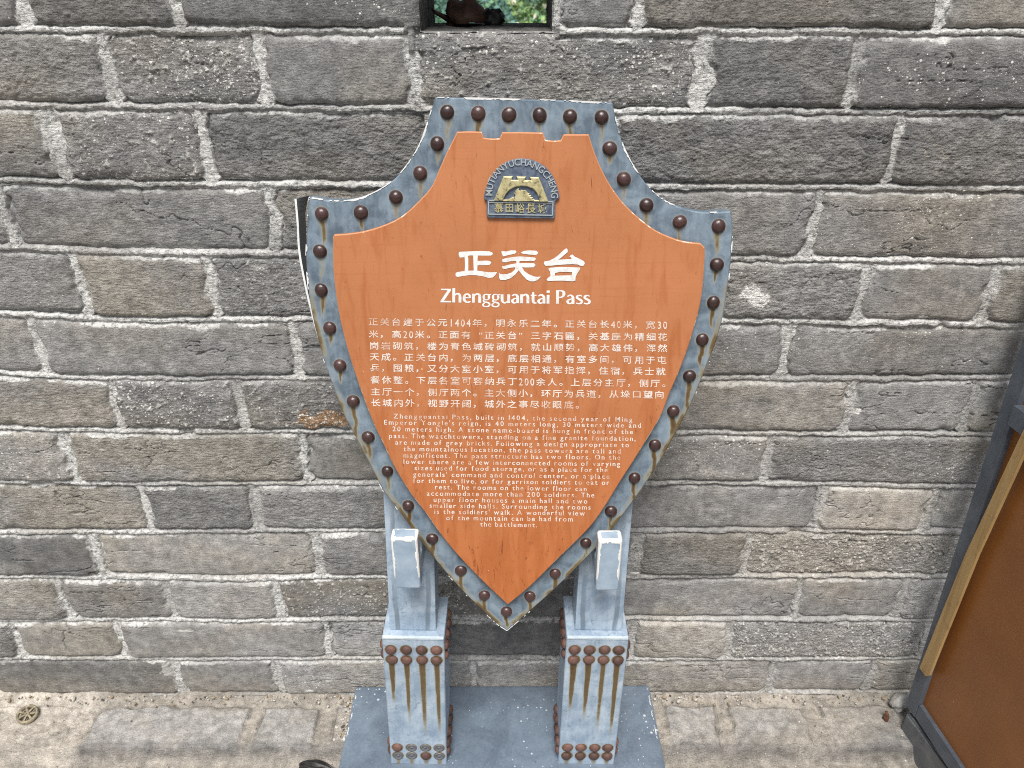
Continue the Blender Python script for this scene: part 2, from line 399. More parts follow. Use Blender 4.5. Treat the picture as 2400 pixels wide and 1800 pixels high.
# ---- tint
v = b_val[bid] * (1 + 0.22 * fbm(X * 5, Z * 9, 161, 4) + 0.14 * fbm(X * 30, Z * 45, 163, 3))
br = np.clip(b_br[bid] + 0.9 * fbm(X * 6, Z * 9, 167, 3), 0, 1)
v = v * 1.62 * (1 + 0.15 * (1 - sst(0.35, 0.95, Z)))  # paler towards the foot: lime dust, with stronger sky light put into the colour
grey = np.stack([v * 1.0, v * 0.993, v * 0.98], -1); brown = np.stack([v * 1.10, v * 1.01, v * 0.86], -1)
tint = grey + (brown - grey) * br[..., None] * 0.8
low = 1 - sst(0.0, 0.10, Z + 0.03 * fbm(X * 9, Z * 9, 171, 3))       # tan earth splashed on the foot of the wall
tint = tint * (1 - 0.45 * low[..., None]) + np.array((0.25, 0.215, 0.165)) * 0.45 * low[..., None]
tint = tint * (1 - 0.45 * np.maximum(crack, crack2)[..., None])
scr *= sst(-.6, .1, fbm(X * 60, Z * 60, 147, 2)) * .5; tint = tint * (1 - scr[..., None]) + np.array((.46, .42, .35)) * scr[..., None]
tint = tint * (1 - rust[..., None] * .8) + np.array((0.34, 0.20, 0.10)) * rust[..., None] * .8
pebw = sst(0.02, 0.10, peb)
tint = tint * (1 - .6 * pebw[..., None]) + np.array((.52, .51, .48)) * .6 * pebw[..., None]
pit = b_pit[bid] + 0.25 * fbm(X * 9, Z * 12, 173, 3)
pit = np.clip(pit + 0.4 * rust, 0, 0.95)
msk_m = np.maximum(msk_m * (1 - rust), white)
tint = tint * (1 - white[..., None]) + np.array((0.72, 0.71, 0.68)) * white[..., None]
msk_m = np.where(white > 0.3, msk_m * (1 - white), msk_m)
pit = np.where(white > .3, 0, pit)
# the edges of the opening are worn round
dox = np.maximum(OX0 - X, X - OX1); doz = np.maximum(OZ0 - Z, Z - OZ1); do = np.maximum(dox, doz)
H = np.where(do > -0.02, H - 0.009 * np.exp(-np.clip(do, 0, 1) / 0.005), H)
keep = ~((X[:-1, :-1] > OX0) & (X[:-1, 1:] < OX1) & (Z[:-1, :-1] > OZ0) & (Z[1:, :-1] < OZ1))
P = np.stack([X, -H, Z], -1)
wall_root = empty('brick_wall', (0, 0.1, 0))
tag(wall_root, 'weathered grey brick wall with pale mortar joints and a square loophole', 'wall')
me = gridmesh('wall_face', P, keep)
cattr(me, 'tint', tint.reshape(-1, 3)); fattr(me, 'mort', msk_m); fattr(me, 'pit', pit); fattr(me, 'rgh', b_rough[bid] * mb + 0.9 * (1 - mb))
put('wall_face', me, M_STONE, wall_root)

def rough_patch(name, P0, eu, ev, nu, nv, amp, seed, val=0.075, nrm=None):
    """a rough rectangular sheet: P0 + eu*u + ev*v"""
    u, v_ = np.meshgrid(np.linspace(0, 1, nu), np.linspace(0, 1, nv))
    P0, eu, ev = map(np.asarray, (P0, eu, ev)); n = np.cross(eu, ev); n = n / np.linalg.norm(n)
    lu_, lv_ = np.linalg.norm(eu) * u, np.linalg.norm(ev) * v_
    h = amp * fbm(lu_ * 30, lv_ * 30, seed, 4) + amp * 0.4 * fbm(lu_ * 140, lv_ * 140, seed + 5, 3)
    Pp = P0 + u[..., None] * eu + v_[..., None] * ev + h[..., None] * n
    me = gridmesh(name, Pp)
    vv = val * (1 + 0.35 * fbm(lu_ * 20, lv_ * 20, seed + 9, 3))
    cattr(me, 'tint', np.stack([vv * 1.03, vv, vv * .95], -1).reshape(-1, 3)); fattr(me, 'mort', 0.15 * sst(.1, .6, fbm(lu_ * 18, lv_ * 18, seed + 3, 3))); fattr(me, 'pit', np.full(u.size, 0.2)); fattr(me, 'rgh', np.full(u.size, .8))
    return me
oh = OZ1 - OZ0; ow = OX1 - OX0; fy = -0.001
put('jamb', rough_patch('jamb', (OX0 - .002, fy + .011, OZ0), (0, WT, 0), (0, 0, oh), 90, 80, 0.004, 201), M_STONE, wall_root)
put('jamb', rough_patch('jamb', (OX1 + .002, fy + .011, OZ0), (0, WT, 0), (0, 0, oh), 90, 80, 0.004, 211), M_STONE, wall_root)
put('sill', rough_patch('sill', (OX0 - .004, fy + .011, OZ0 - .0015), (ow + .008, 0, 0), (0, WT - .01, 0), 120, 90, 0.003, 221, .09), M_STONE, wall_root)
put('lintel', rough_patch('lintel', (OX0 - .004, fy + .004, OZ1 + .003), (ow + .008, 0, 0), (0, WT, 0), 100, 70, 0.004, 231), M_STONE, wall_root)
# outer skin, top and ends so the wall is a solid of its real thickness
mbk = MB(); yb = WT
for a, b, c, d in ((-XL, OX0, -.05, top_z), (OX1, XL, -.05, top_z), (OX0, OX1, -.05, OZ0), (OX0, OX1, OZ1, top_z)):
    mbk.add([(a, yb, c), (b, yb, c), (b, yb, d), (a, yb, d)], [(3, 2, 1, 0)])
xe = gx[-1]; ze = gz[-1]
mbk.add([(-XL, -.006, ze), (xe, -.006, ze), (xe, yb, ze), (-XL, yb, ze)], [(0, 1, 2, 3)])
for x in (-XL, xe): mbk.add([(x, -.006, -.05), (x, yb, -.05), (x, yb, ze), (x, -.006, ze)], [(0, 1, 2, 3)])
me = mbk.mesh('outer_face'); n = len(me.vertices)
cattr(me, 'tint', np.tile((.12, .12, .115), (n, 1))); fattr(me, 'mort', np.full(n, .1)); fattr(me, 'pit', np.full(n, .3))
put('outer_face', me, M_STONE, wall_root)

# ---- ground: worn kerb course of pavers against the wall, then earth
gx2 = axis(-6, 6, -1.2, 1.2, 0.002, 0.05)
gy2 = np.concatenate([np.arange(-6, -0.36, 0.05), np.arange(-0.36, 0.03, 0.002)])
X, Y = np.meshgrid(gx2, gy2)
wy = Y + 0.006 * fbm(X * 7, Y * 7, 301, 3) + 0.0016 * fbm(X * 60, Y * 60, 303, 3)
wx = X + 0.007 * fbm(X * 8, Y * 9, 305, 3)
PV = [on_z([(x, 1700)], 0)[0][0] for x in (195, 592, 760, 1545, 1700, 1915, 2300)]
PV = [-2.6, -2.2, -1.8, -1.4] + PV + [1.2, 1.6, 2.0, 2.4]
pv = np.array(sorted(PV)); i = np.clip(np.searchsorted(pv, wx), 1, len(pv) - 1)
gapw = 0.012 + 0.010 * (rs.rand(len(pv)))
dx = np.minimum(wx - pv[i - 1] - gapw[i - 1], pv[i] - gapw[i] - wx)
dyb = -0.026 - wy; dyf = wy + 0.128
ins = np.minimum(np.minimum(dx, dyb), dyf)
ins2 = ins + 0.006 * fbm(X * 30, Y * 30, 309, 3); pav = sst(-0.003, 0.005, ins2)
step = sst(-0.142, -0.120, wy)                      # the kerb course stands 25 mm above the earth in front
Hh = -0.026 + 0.026 * step
Hh += 0.004 * pav * step + 0.0035 * fbm(X * 12, Y * 12, 311, 4) + 0.0022 * fbm(X * 80, Y * 80, 313, 4)
fil = np.exp(-np.clip(-Y, 0, 1) / 0.012); fil = np.exp(-np.clip(-Y, 0, 1) / 0.009); Hh += 0.009 * fil + 0.012 * fil * fbm(X * 9, Y * 3, 317, 4) + 0.003 * fil * fbm(X * 90, Y * 90, 318, 2)
pvval = rs.uniform(0.25, 0.30, len(pv) + 1)[i]
tn = fbm(X * 6, Y * 10, 321, 4); tf = fbm(X * 40, Y * 60, 323, 3)
earth = np.array((0.290, 0.266, 0.232)) * (1 + 0.25 * tn + 0.22 * tf)[..., None]
stone_c = np.stack([pvval * 1.03, pvval * 1.0, pvval * .95], -1) * (1 + 0.20 * tn + 0.16 * tf)[..., None]
dust = sst(-0.25, 0.55, fbm(X * 6 + 7, Y * 14, 327, 4) + 0.3 * sst(1.0, 1.6, X * 2)) * 0.85
mixp = pav * step * (1 - dust)
# the stretch at the far left is covered in plaster
plast = (1 - sst(0.0, 0.02, X - (pv[4] - 0.005) + 0.03 * fbm(X * 14, Y * 14, 331, 3)))
mixp *= 1 - plast
kerb_shade = sst(-0.145, -0.125, wy) * (1 - sst(-0.120, -0.108, wy)) * (1 - plast)  # shadow band along the kerb's worn front face, put into the colour
tint = earth * (1 - mixp[..., None]) + stone_c * mixp[..., None]
tint = tint * (1 - .6 * kerb_shade[..., None]) + np.array((.15, .145, .14)) * .6 * kerb_shade[..., None]
joint = np.exp(-(ins2 / 0.0035) ** 2) * step * (1 - plast) * sst(-.3, .4, fbm(X * 14, Y * 30, 353, 3))
Hh -= 0.005 * joint; tint = tint * (1 - .38 * joint[..., None])
chips_ = sst(.25, .45, fbm(X * 26, Y * 40, 351, 4)) * pav * step
tint = tint * (1 - .35 * chips_[..., None]) + np.array((.33, .31, .28)) * .35 * chips_[..., None]
tint = tint * (1 + 0.36 * plast[..., None] * (1 - sst(0.12, 0.2, -Y))[..., None])
Hh += 0.004 * plast * fbm(X * 40, Y * 40, 335, 4)
far = sst(0.36, 1.0, -Y)[..., None]
tint = tint * (1 - far) + np.array((0.26, 0.24, 0.21)) * far * (1 + 0.3 * tn[..., None])
me = gridmesh('ground', np.stack([X, Y, Hh], -1))
cattr(me, 'tint', tint.reshape(-1, 3)); fattr(me, 'mort', 0.45 * sst(.2, .7, fbm(X * 9, Y * 16, 341, 4)))
fattr(me, 'pit', np.clip(0.30 + 0.35 * fbm(X * 10, Y * 10, 343, 3), 0, .7)); fattr(me, 'rgh', np.full(X.size, .9))
tag(put('ground', me, M_GROUND), kind='structure')

# ================================================================== HILL BEHIND THE LOOPHOLE
def hillmat(name, c, r=0.9):
    m, t, b = newmat(name); g = G(t); n = g.noise(0.9, 3)
    g.to(g.mix(1.0, c, g.ramp(n, [(0.3, 0.6), (0.7, 1.4)]), 'MULTIPLY'), b.inputs['Base Color']); b.inputs['Roughness'].default_value = r; return m
M_HILL = hillmat('hill_earth', (0.07, 0.11, 0.07))
hx = np.linspace(-120, 120, 80); hs_ = np.linspace(0, 1, 50)
X, S = np.meshgrid(hx, hs_)
Yh = 14 + S * 190; Zh = -9 + S * 26 + 3 * fbm(X * 0.03, Yh * 0.03, 401, 3) * S
tag(put('hillside', gridmesh('hillside', np.stack([X, Yh, Zh], -1)), M_HILL), kind='structure')
def leaves(name, n, xr, sr, size, mats, w, seed, lift):
    r = np.random.RandomState(seed)
    x = r.uniform(*xr, n); s = r.uniform(*sr, n); y = 14 + s * 190; z = -9 + s * 26 + r.gamma(1.5, lift, n)
    c = np.stack([x, y, z], -1); a = r.normal(size=(n, 3)); a /= np.linalg.norm(a, axis=1)[:, None]
    b = np.cross(a, r.normal(size=(n, 3))); b /= np.linalg.norm(b, axis=1)[:, None]
    sz = (size * r.uniform(.5, 1.3, n))[:, None]
    V = np.stack([c - a * sz, c + b * sz * .6, c + a * sz, c - b * sz * .6], 1).reshape(-1, 3)
    me = bpy.data.meshes.new(name); me.vertices.add(4 * n); me.vertices.foreach_set('co', V.astype(np.float32).ravel())
    me.loops.add(4 * n); me.loops.foreach_set('vertex_index', np.arange(4 * n, dtype=np.int32))
    me.polygons.add(n); me.polygons.foreach_set('loop_start', np.arange(n, dtype=np.int32) * 4)
    me.polygons.foreach_set('material_index', r.choice(len(mats), n, p=w).astype(np.int32)); me.update(calc_edges=True)
    return me
F1 = hillmat('blue_green_leaves', (0.10, 0.20, 0.165)); F2 = hillmat('mid_green_leaves', (0.13, 0.26, 0.14)); F3 = hillmat('yellow_green_leaves', (0.24, 0.36, 0.13)); F4 = hillmat('pale_blossom', (0.62, 0.58, 0.45))  # the blue-green one has distance haze put into its colour
tag(put('forest', leaves('forest', 90000, (-16, 16), (0.10, 0.72), 0.24, [F1, F2, F4], [.68, .29, .03], 5, .5), [F1, F2, F4]), kind='stuff', label='blue-green wooded slope seen through the loophole', cat='forest')
TREE = empty('broadleaf_tree', (1.0, 20, -8)); tag(TREE, 'yellow-green tree with pale blossom behind the right half of the loophole', 'tree')
me = leaves('crown', 9000, (0, 1), (0, .1), 0.085, [F2, F3, F4], [.36, .53, .11], 9, .32)
rq = np.random.RandomState(12); dq = rq.normal(size=(9000, 3)); dq /= np.linalg.norm(dq, axis=1)[:, None]; dq *= (rq.rand(9000, 1) ** .4) * (1 + .35 * np.sin(dq[:, :1] * 7 + 2 * dq[:, 2:] * 5))
co = np.zeros(9000 * 12, np.float32); me.vertices.foreach_get('co', co); co = co.reshape(9000, 4, 3); co = co - co.mean(1, keepdims=True) + (np.array((1.05, 20, -0.2)) + dq * np.array((1.35, 1.3, 1.5)))[:, None]
me.vertices.foreach_set('co', co.astype(np.float32).ravel()); me.update(); put('crown', me, [F2, F3, F4], TREE)
mb = MB(); sg = 10
for k in range(7):
    z = -8.3 + k * 1.2; rr0 = .16 - .018 * k; mb.v += [(1.0 + .05 * math.sin(k) + rr0 * math.cos(2 * math.pi * i / sg), 20 + rr0 * math.sin(2 * math.pi * i / sg), z) for i in range(sg)]
    if k: mb.f += [((k - 1) * sg + i, (k - 1) * sg + (i + 1) % sg, k * sg + (i + 1) % sg, k * sg + i) for i in range(sg)]; mb.mi += [0] * sg
put('trunk', mb.mesh('trunk', True), M_HILL, TREE)

# ================================================================== PAINT, RUST, WOOD MATERIALS
def paint(name, lo, hi, rough=0.42, speck=0.0, scale=26, streak=False, dirt=.60):
    m, t, b = newmat(name); g = G(t)
    n1 = g.noise(scale, 6, 0.62, dist=0.6); n2 = g.noise(230, 5, 0.6); n3 = g.noise(1.0, 4, .6, vec=g.scaled((130, 130, 14)))
    f = g.math('ADD', g.math('MULTIPLY', n1, 0.75), g.math('MULTIPLY', n3 if streak else n2, 0.28))
    c = g.mix(g.ramp(f, [(0.40, 0.0), (0.64, 1.0)]), lo, hi)
    # scuffs and dirt
    sc = g.ramp(g.noise(85, 7, 0.7, dist=1.2), [(dirt, 0.0), (dirt + .10, 0.55)])
    c = g.mix(sc, c, tuple(x * 0.55 for x in lo))
    if speck:
        vd = g.voro(150, vec=g.scaled((1, 1, 1))); ce = g.voro(150, out='Color'); den = g.ramp(g.noise(9, 3), [(0.36, 0.05), (0.66, 1.0)])
        sp = g.math('LESS_THAN', vd, g.math('MULTIPLY', g.math('MULTIPLY', g.ramp(ce, [(0.55, 0.0), (1.0, 1.0)]), den), speck))
        c = g.mix(sp, c, (0.48, 0.52, 0.55))
    c = g.mix(g.math('MULTIPLY', g.attr('band'), 0.75), c, (0.115, 0.150, 0.185))
    ru = g.attr('rust'); rn = g.noise(120, 5, 0.65)
    rf = g.math('MULTIPLY', ru, g.math('ADD', 0.55, g.math('MULTIPLY', rn, 0.9)))
    rc = g.ramp(rf, [(0.0, (0.36, 0.37, 0.34)), (0.28, (0.27, 0.25, 0.18)), (0.52, (0.135, 0.100, 0.048)), (1.0, (0.085, 0.048, 0.022))])
    c = g.mix(g.ramp(rf, [(0.02, 0.0), (0.38, 1.0)]), c, rc)
    g.to(c, b.inputs['Base Color'])
    g.to(g.ramp(n2, [(0.3, rough - .1), (0.7, rough + .15)]), b.inputs['Roughness'])
    p = g.bump(n1, 0.25, 0.0025, None); g.bump(n2, 0.12, 0.0008, b, p)
    return m
M_RIM = paint('rim_blue_grey_paint', (0.095, 0.130, 0.168), (0.215, 0.280, 0.340), 0.34, streak=True, scale=34)
M_LEG = paint('leg_pale_blue_paint', (0.23, 0.31, 0.405), (0.42, 0.505, 0.59), dirt=.56, streak=True)
M_BASE = paint('base_slate_paint', (0.105, 0.135, 0.175), (0.165, 0.21, 0.265), 0.36, speck=0.55, scale=14)
M_EDGE = paint('bare_primer', (0.55, 0.57, 0.58), (0.78, 0.79, 0.78), 0.6)
M_DARK = paint('dark_grey_paint', (0.078, 0.093, 0.118), (0.115, 0.135, 0.162), 0.42)
M_DARKIN = paint('bare_dark_steel', (0.15, 0.15, 0.15), (0.22, 0.22, 0.215), 0.6)

def rivet_mat(name, lo, hi, rough):
    m, t, b = newmat(name); g = G(t)
    oi = t.nodes.new('ShaderNodeObjectInfo')
    n = g.noise(260, 5, 0.7); n2 = g.noise(70, 4, .6)
    c = g.mix(g.ramp(g.math('ADD', g.math('MULTIPLY', n, .6), g.math('MULTIPLY', n2, .45)), [(0.35, 0.0), (0.75, 1.0)]), lo, hi)
    c = g.mix(1.0, c, g.ramp(oi.outputs['Random'], [(0, 0.65), (1, 1.4)]), 'MULTIPLY')
    g.to(c, b.inputs['Base Color']); b.inputs['Roughness'].default_value = rough; g.bump(n, .35, .0012, b)
    b.inputs['Specular IOR Level'].default_value = 0.6
    return m
M_RIVET = rivet_mat('oxblood_rivet', (0.030, 0.014, 0.013), (0.070, 0.036, 0.032), 0.27)
M_RUSTY = rivet_mat('rusty_rivet', (0.058, 0.027, 0.021), (0.155, 0.080, 0.058), 0.72)
m, t, b = newmat('bare_washer'); g = G(t); n = g.noise(300, 4)
g.to(g.mix(n, (.085, .09, .105), (.17, .17, .175)), b.inputs['Base Color']); b.inputs['Roughness'].default_value = .45; M_WASH = m

m, t, b = newmat('orange_painted_board'); g = G(t)
n1 = g.noise(1.0, 6, .6, vec=g.scaled((70, 70, 5)), dist=.6); n2 = g.noise(12, 5, .6); n3 = g.noise(1.0, 3, .5, vec=g.scaled((9, 9, 260))); n4 = g.noise(1.0, 6, .7, vec=g.scaled((190, 190, 32)), dist=.8)
base = g.mix(g.ramp(n2, [(0.3, 0.0), (0.7, 1.0)]), (0.425, 0.163, 0.066), (0.485, 0.190, 0.080))
base = g.mix(g.ramp(n3, [(0.55, 0.0), (0.75, 0.16)]), base, (0.30, 0.085, 0.03))
sx = t.nodes.new('ShaderNodeSeparateXYZ'); g.to(g.co(), sx.inputs[0])
base = g.mix(g.math('MULTIPLY', g.ramp(sx.outputs[2], [(0.42, 1.0), (0.60, 0.7), (0.92, 0.0)]), g.ramp(n2, [(0.3, .35), (0.7, .95)])), base, (0.46, 0.128, 0.030))
lowz = g.ramp(sx.outputs[2], [(0.40, 0.16), (0.62, 0.10), (0.85, 0.04), (1.0, 0.0)])     # rain-wash stains, thicker on the lower board
base = g.mix(g.ramp(g.math('ADD', n1, lowz), [(0.51, 0.0), (0.69, 0.52)]), base, (0.34, 0.095, 0.022))
base = g.mix(g.ramp(g.math('ADD', n4, g.math('MULTIPLY', lowz, .5)), [(0.63, 0.0), (0.72, 0.8)]), base, (0.17, 0.042, 0.013))
vd = g.voro(85); ce = g.voro(85, out='Color')
base = g.mix(g.math('LESS_THAN', vd, g.math('MULTIPLY', g.math('SUBTRACT', g.ramp(ce, [(0.75, 0.0), (1.0, 1.0)]), 0.25), .22)), base, (0.72, 0.42, 0.25))
g.to(base, b.inputs['Base Color']); b.inputs['Roughness'].default_value = .42; b.inputs['Specular IOR Level'].default_value = .4
g.bump(n2, .1, .002, b); M_ORANGE = m
m, t, b = newmat('pale_worn_edge'); g = G(t); n = g.noise(140, 4)
g.to(g.mix(g.ramp(g.math('ADD', g.math('MULTIPLY', n, .5), g.math('MULTIPLY', g.noise(11, 3), .55)), [(0.56, 0.0), (0.62, 1.0)]), (.52, .225, .105), (.70, .58, .47)), b.inputs['Base Color']); b.inputs['Roughness'].default_value = .6; M_OEDGE = m
m, t, b = newmat('white_lettering'); g = G(t); n = g.noise(150, 5, .7)
g.to(g.ramp(n, [(0.32, (.58, .55, .52)), (0.55, (.77, .76, .75))]), b.inputs['Base Color']); b.inputs['Roughness'].default_value = .55; M_WHITE = m
m, t, b = newmat('worn_small_lettering'); g = G(t); n = g.noise(60, 5, .7)
g.to(g.ramp(n, [(0.34, (.56, .31, .19)), (0.56, (.74, .66, .60))]), b.inputs['Base Color']); b.inputs['Roughness'].default_value = .55; M_WORN = m
m, t, b = newmat('gold_relief'); g = G(t); n = g.noise(160, 5, .7)
g.to(g.ramp(n, [(0.34, (.10, .09, .07)), (0.46, (.44, .39, .20)), (0.75, (.64, .58, .36))]), b.inputs['Base Color']); b.inputs['Roughness'].default_value = .38; b.inputs['Metallic'].default_value = .25; M_GOLD = m
M_PEWTER = paint('emblem_blue_enamel', (0.055, 0.075, 0.120), (0.135, 0.170, 0.225), .35, scale=90)
m, t, b = newmat('pewter_letters'); b.inputs['Base Color'].default_value = (.46, .50, .52, 1); b.inputs['Roughness'].default_value = .35; b.inputs['Metallic'].default_value = .4; M_PLET = m

# ================================================================== SHIELD SIGN
LEAN = R(8.0)
N = np.array((0, -math.cos(LEAN), math.sin(LEAN))); UVEC = np.array((1.0, 0, 0)); WVEC = np.array((0, math.sin(LEAN), math.cos(LEAN)))
TIP = np.array((0, CAM_Y + 0.935, CAM_Z - 0.935 * math.tan(PITCH + math.atan(577 / FPX))))
def sh(px, off=0.0):
    """photo pixel -> (u, w) on the shield plane at `off` in front of the rim face"""
    p = hit(px, TIP + N * off, N) - TIP
    return np.stack([p @ UVEC, p @ WVEC], -1)
def shp(uw, off=0.0):
    uw = np.asarray(uw, float); off = np.asarray(off, float)
    return TIP + uw[:, :1] * UVEC + uw[:, 1:2] * WVEC + (off.reshape(-1, 1) if off.ndim else off) * N
def smooth_outline(pts, step=0.004, close=True, f=None):
    uv = f([p[:2] for p in pts]) if f else np.array([p[:2] for p in pts], float)
    cor = [len(p) > 2 for p in pts]; n = len(pts); out = []
    for i in range(n if close else n - 1):
        p1, p2 = uv[i], uv[(i + 1) % n]
        p0 = uv[i - 1] if (close or i > 0) else p1; p3 = uv[(i + 2) % n] if (close or i < n - 2) else p2
        if cor[i]: p0 = p1 * 2 - p2
        if cor[(i + 1) % n]: p3 = p2 * 2 - p1
        k = max(1, int(np.linalg.norm(p2 - p1) / step))
        for j in range(k):
            t = j / k
            out.append(0.5 * ((2 * p1) + (-p0 + p2) * t + (2 * p0 - 5 * p1 + 4 * p2 - p3) * t * t + (-p0 + 3 * p1 - 3 * p2 + p3) * t ** 3))
    if not close: out.append(uv[-1])
    return np.array(out)
def area(uv): x, y = uv[:, 0], uv[:, 1]; return 0.5 * np.sum(x * np.roll(y, -1) - np.roll(x, -1) * y)
def inset(uv, d):
    s = 1 if area(uv) > 0 else -1
    e = np.roll(uv, -1, 0) - uv; e /= np.linalg.norm(e, axis=1)[:, None] + 1e-12
    nrm = np.stack([-e[:, 1], e[:, 0]], -1) * s
    a = np.roll(nrm, 1, 0) + nrm; l2 = np.maximum(np.sum(a * a, 1), 0.5)[:, None]
    return uv + a / l2 * 2 * d
def inpoly(P_, poly):
    x, y = P_[:, 0], P_[:, 1]; r = np.zeros(len(P_), bool); n = len(poly); j = n - 1
    for i in range(n):
        xi, yi = poly[i]; xj, yj = poly[j]
        c = ((yi > y) != (yj > y)) & (x < (xj - xi) * (y - yi) / (yj - yi + 1e-15) + xi); r ^= c; j = i
    return r
def dist_poly(P_, poly):
    best = np.full(len(P_), 9.0); n = len(poly)
    for i in range(n):
        a = poly[i]; b = poly[(i + 1) % n]; ab = b - a; L = ab @ ab + 1e-15
        t = np.clip(((P_ - a) @ ab) / L, 0, 1); d = np.linalg.norm(P_ - a - t[:, None] * ab, axis=1); best = np.minimum(best, d)
    return best
RIM = [(1020, 228, 1), (1130, 230), (1240, 233), (1340, 236), (1436, 241, 1), (1448, 301), (1466, 352), (1489, 395), (1519, 436), (1552, 466), (1600, 488), (1655, 498), (1713, 495, 1),
       (1717, 530), (1715, 585), (1712, 621), (1706, 671), (1695, 740), (1678, 803), (1662, 843), (1642, 895), (1621, 944), (1592, 1001), (1568, 1045), (1543, 1087), (1507, 1143), (1481, 1179),
       (1434, 1242), (1400, 1282), (1315, 1367), (1243, 1432), (1188, 1478, 1), (1156, 1455), (1080, 1381), (1005, 1294), (961, 1235), (934, 1197), (899, 1152), (881, 1116), (858, 1072), (840, 1038),
       (823, 1005), (806, 973), (781, 908), (760, 848), (743, 787), (732, 740), (723, 684), (719, 639), (717, 594), (720, 530), (724, 463, 1), (786, 471), (832, 467), (872, 453), (918, 425), (953, 387), (981, 342), (1001, 289)]
PANEL = [(1071, 309, 1), (1100, 308), (1129, 309, 1), (1134, 323, 1), (1152, 325), (1171, 324, 1), (1177, 310, 1), (1225, 310), (1273, 311, 1), (1279, 328, 1), (1296, 330), (1314, 329, 1), (1321, 315, 1), (1350, 315), (1380, 315, 1),
         (1390, 347), (1408, 392), (1433, 438), (1463, 478), (1504, 516), (1542, 543), (1595, 564), (1643, 571, 1), (1652, 581, 1), (1652, 603), (1649, 652), (1644, 697), (1635, 740), (1615, 808), (1593, 868), (1570, 921), (1550, 973),
         (1524, 1018), (1488, 1076), (1452, 1132), (1416, 1190), (1378, 1241), (1315, 1303), (1243, 1374), (1190, 1418, 1), (1134, 1365), (1078, 1307), (1033, 1253), (997, 1202), (961, 1155), (924, 1094), (897, 1038),
         (880, 1003), (861, 957), (837, 890), (815, 821), (803, 774), (795, 738), (787, 688), (781, 630), (780, 557, 1), (783, 550, 1), (814, 548), (854, 542), (897, 529), (937, 510), (973, 480), (1010, 439), (1029, 398), (1047, 357), (1064, 324)]
RIV = [(1048, 263), (1121, 266), (1193, 269), (1265, 270), (1336, 273), (1410, 275), (1025, 337), (985, 406), (928, 462), (846, 498), (754, 501), (750, 589), (753, 680), (773, 769), (797, 856), (828, 940), (863, 1024), (908, 1104),
       (957, 1185), (1013, 1262), (1080, 1337), (1135, 1395), (1187, 1433), (1242, 1397), (1301, 1344), (1373, 1272), (1432, 1198), (1487, 1120), (1535, 1043), (1578, 963), (1616, 881), (1646, 796), (1672, 709), (1680, 620), (1684, 530),
       (1593, 520), (1515, 481), (1462, 420), (1429, 348)]
ROOT = empty('shield_sign', (-0.015, -0.15, 0))
tag(ROOT, 'orange shield-shaped information board with riveted blue-grey rim on two stubby posts', 'sign')

rim_o = smooth_outline(RIM, f=sh); pan_o = smooth_outline(PANEL, f=lambda p: sh(p, 0.015))
TH = 0.028
def plate_mesh(name, outline, front, thick, cham, grid=None, holes=None, attrs=None):
    """plate with chamfered front edge; face triangulated on a fine grid when `grid` is set"""
    o = outline if area(outline) > 0 else outline[::-1]
    n = len(o); ins = inset(o, cham)
    V = [tuple(p) for p in shp(o, front - thick)] + [tuple(p) for p in shp(o, front - cham)] ; F = []; mi = []
    for i in range(n):
        j = (i + 1) % n
        F.append((i, j, n + j, n + i)); mi.append(1)
    F.append(tuple(range(n - 1, -1, -1))); mi.append(1)
    pts = [Vector(p) for p in ins]
    if grid:
        lo = o.min(0); hi = o.max(0)
        gu, gw = np.meshgrid(np.arange(lo[0], hi[0], grid), np.arange(lo[1], hi[1], grid)); gp = np.stack([gu.ravel(), gw.ravel()], -1)
        gp = gp[inpoly(gp, ins)]; gp = gp[dist_poly(gp, ins) > grid * 0.45]; pts += [Vector(p) for p in gp]
    vs, es, fs, *_ = delaunay_2d_cdt(pts, [(i, (i + 1) % n) for i in range(n)], [], 1, 1e-7)
    base = len(V); uv = np.array([tuple(v) for v in vs]); V += [tuple(p) for p in shp(uv, front)]
    F += [tuple(base + k for k in f) for f in fs]; mi += [0] * len(fs)
    # link chamfer: cdt keeps the input order for the constrained boundary points
    for i in range(n):
        j = (i + 1) % n; F.append((n + i, n + j, base + j, base + i)); mi.append(2)
    me = mesh(name, V, F); me.polygons.foreach_set('material_index', mi)
    return me, np.concatenate([o, o, uv])
me, uv = plate_mesh('shield_rim', rim_o, 0.0, TH, 0.0018, grid=0.0025)
rivs = sh(RIV)
rust = np.zeros(len(uv)); rr = np.random.RandomState(3)
low_edge = dist_poly(uv, rim_o)
for k, (u0, w0) in enumerate(rivs):
    L = rr.uniform(0.030, 0.075) * (1.25 if w0 < 0.45 else 0.8); wd = rr.uniform(0.0020, 0.0036); st = rr.uniform(0.45, 0.95) * (1.0 if w0 < .62 else .60)
    dn = w0 - uv[:, 1]; wob = 0.0012 * np.sin(dn * 160 + k)
    du = np.abs(uv[:, 0] - u0 - wob - 0.01 * dn); tt = np.clip(dn / L, 0, 1); wloc = wd * (1.15 - 0.75 * tt)
    s_ = st * (dn > 0) * (1 - sst(0.5, 1.0, tt)) * (1 - sst(wloc * .6, wloc * 1.5, du))
    halo = 0.14 * (dn > -0.004) * (1 - sst(0.3, 1.0, tt)) * (1 - sst(wloc, wloc * 3.4, du))
    ring = 0.30 * (1 - sst(0.0088, 0.0118, np.hypot(uv[:, 0] - u0, uv[:, 1] - w0)))
    rust = np.maximum(rust, np.maximum(np.maximum(s_, halo), ring))
nz = fbm(uv[:, 0] * 60, uv[:, 1] * 24, 501, 4)
lowband = (1 - sst(0.004, 0.011, low_edge + 0.003 * nz)) * (1 - sst(0.50, 0.62, uv[:, 1])) * (0.50 + 0.45 * nz)
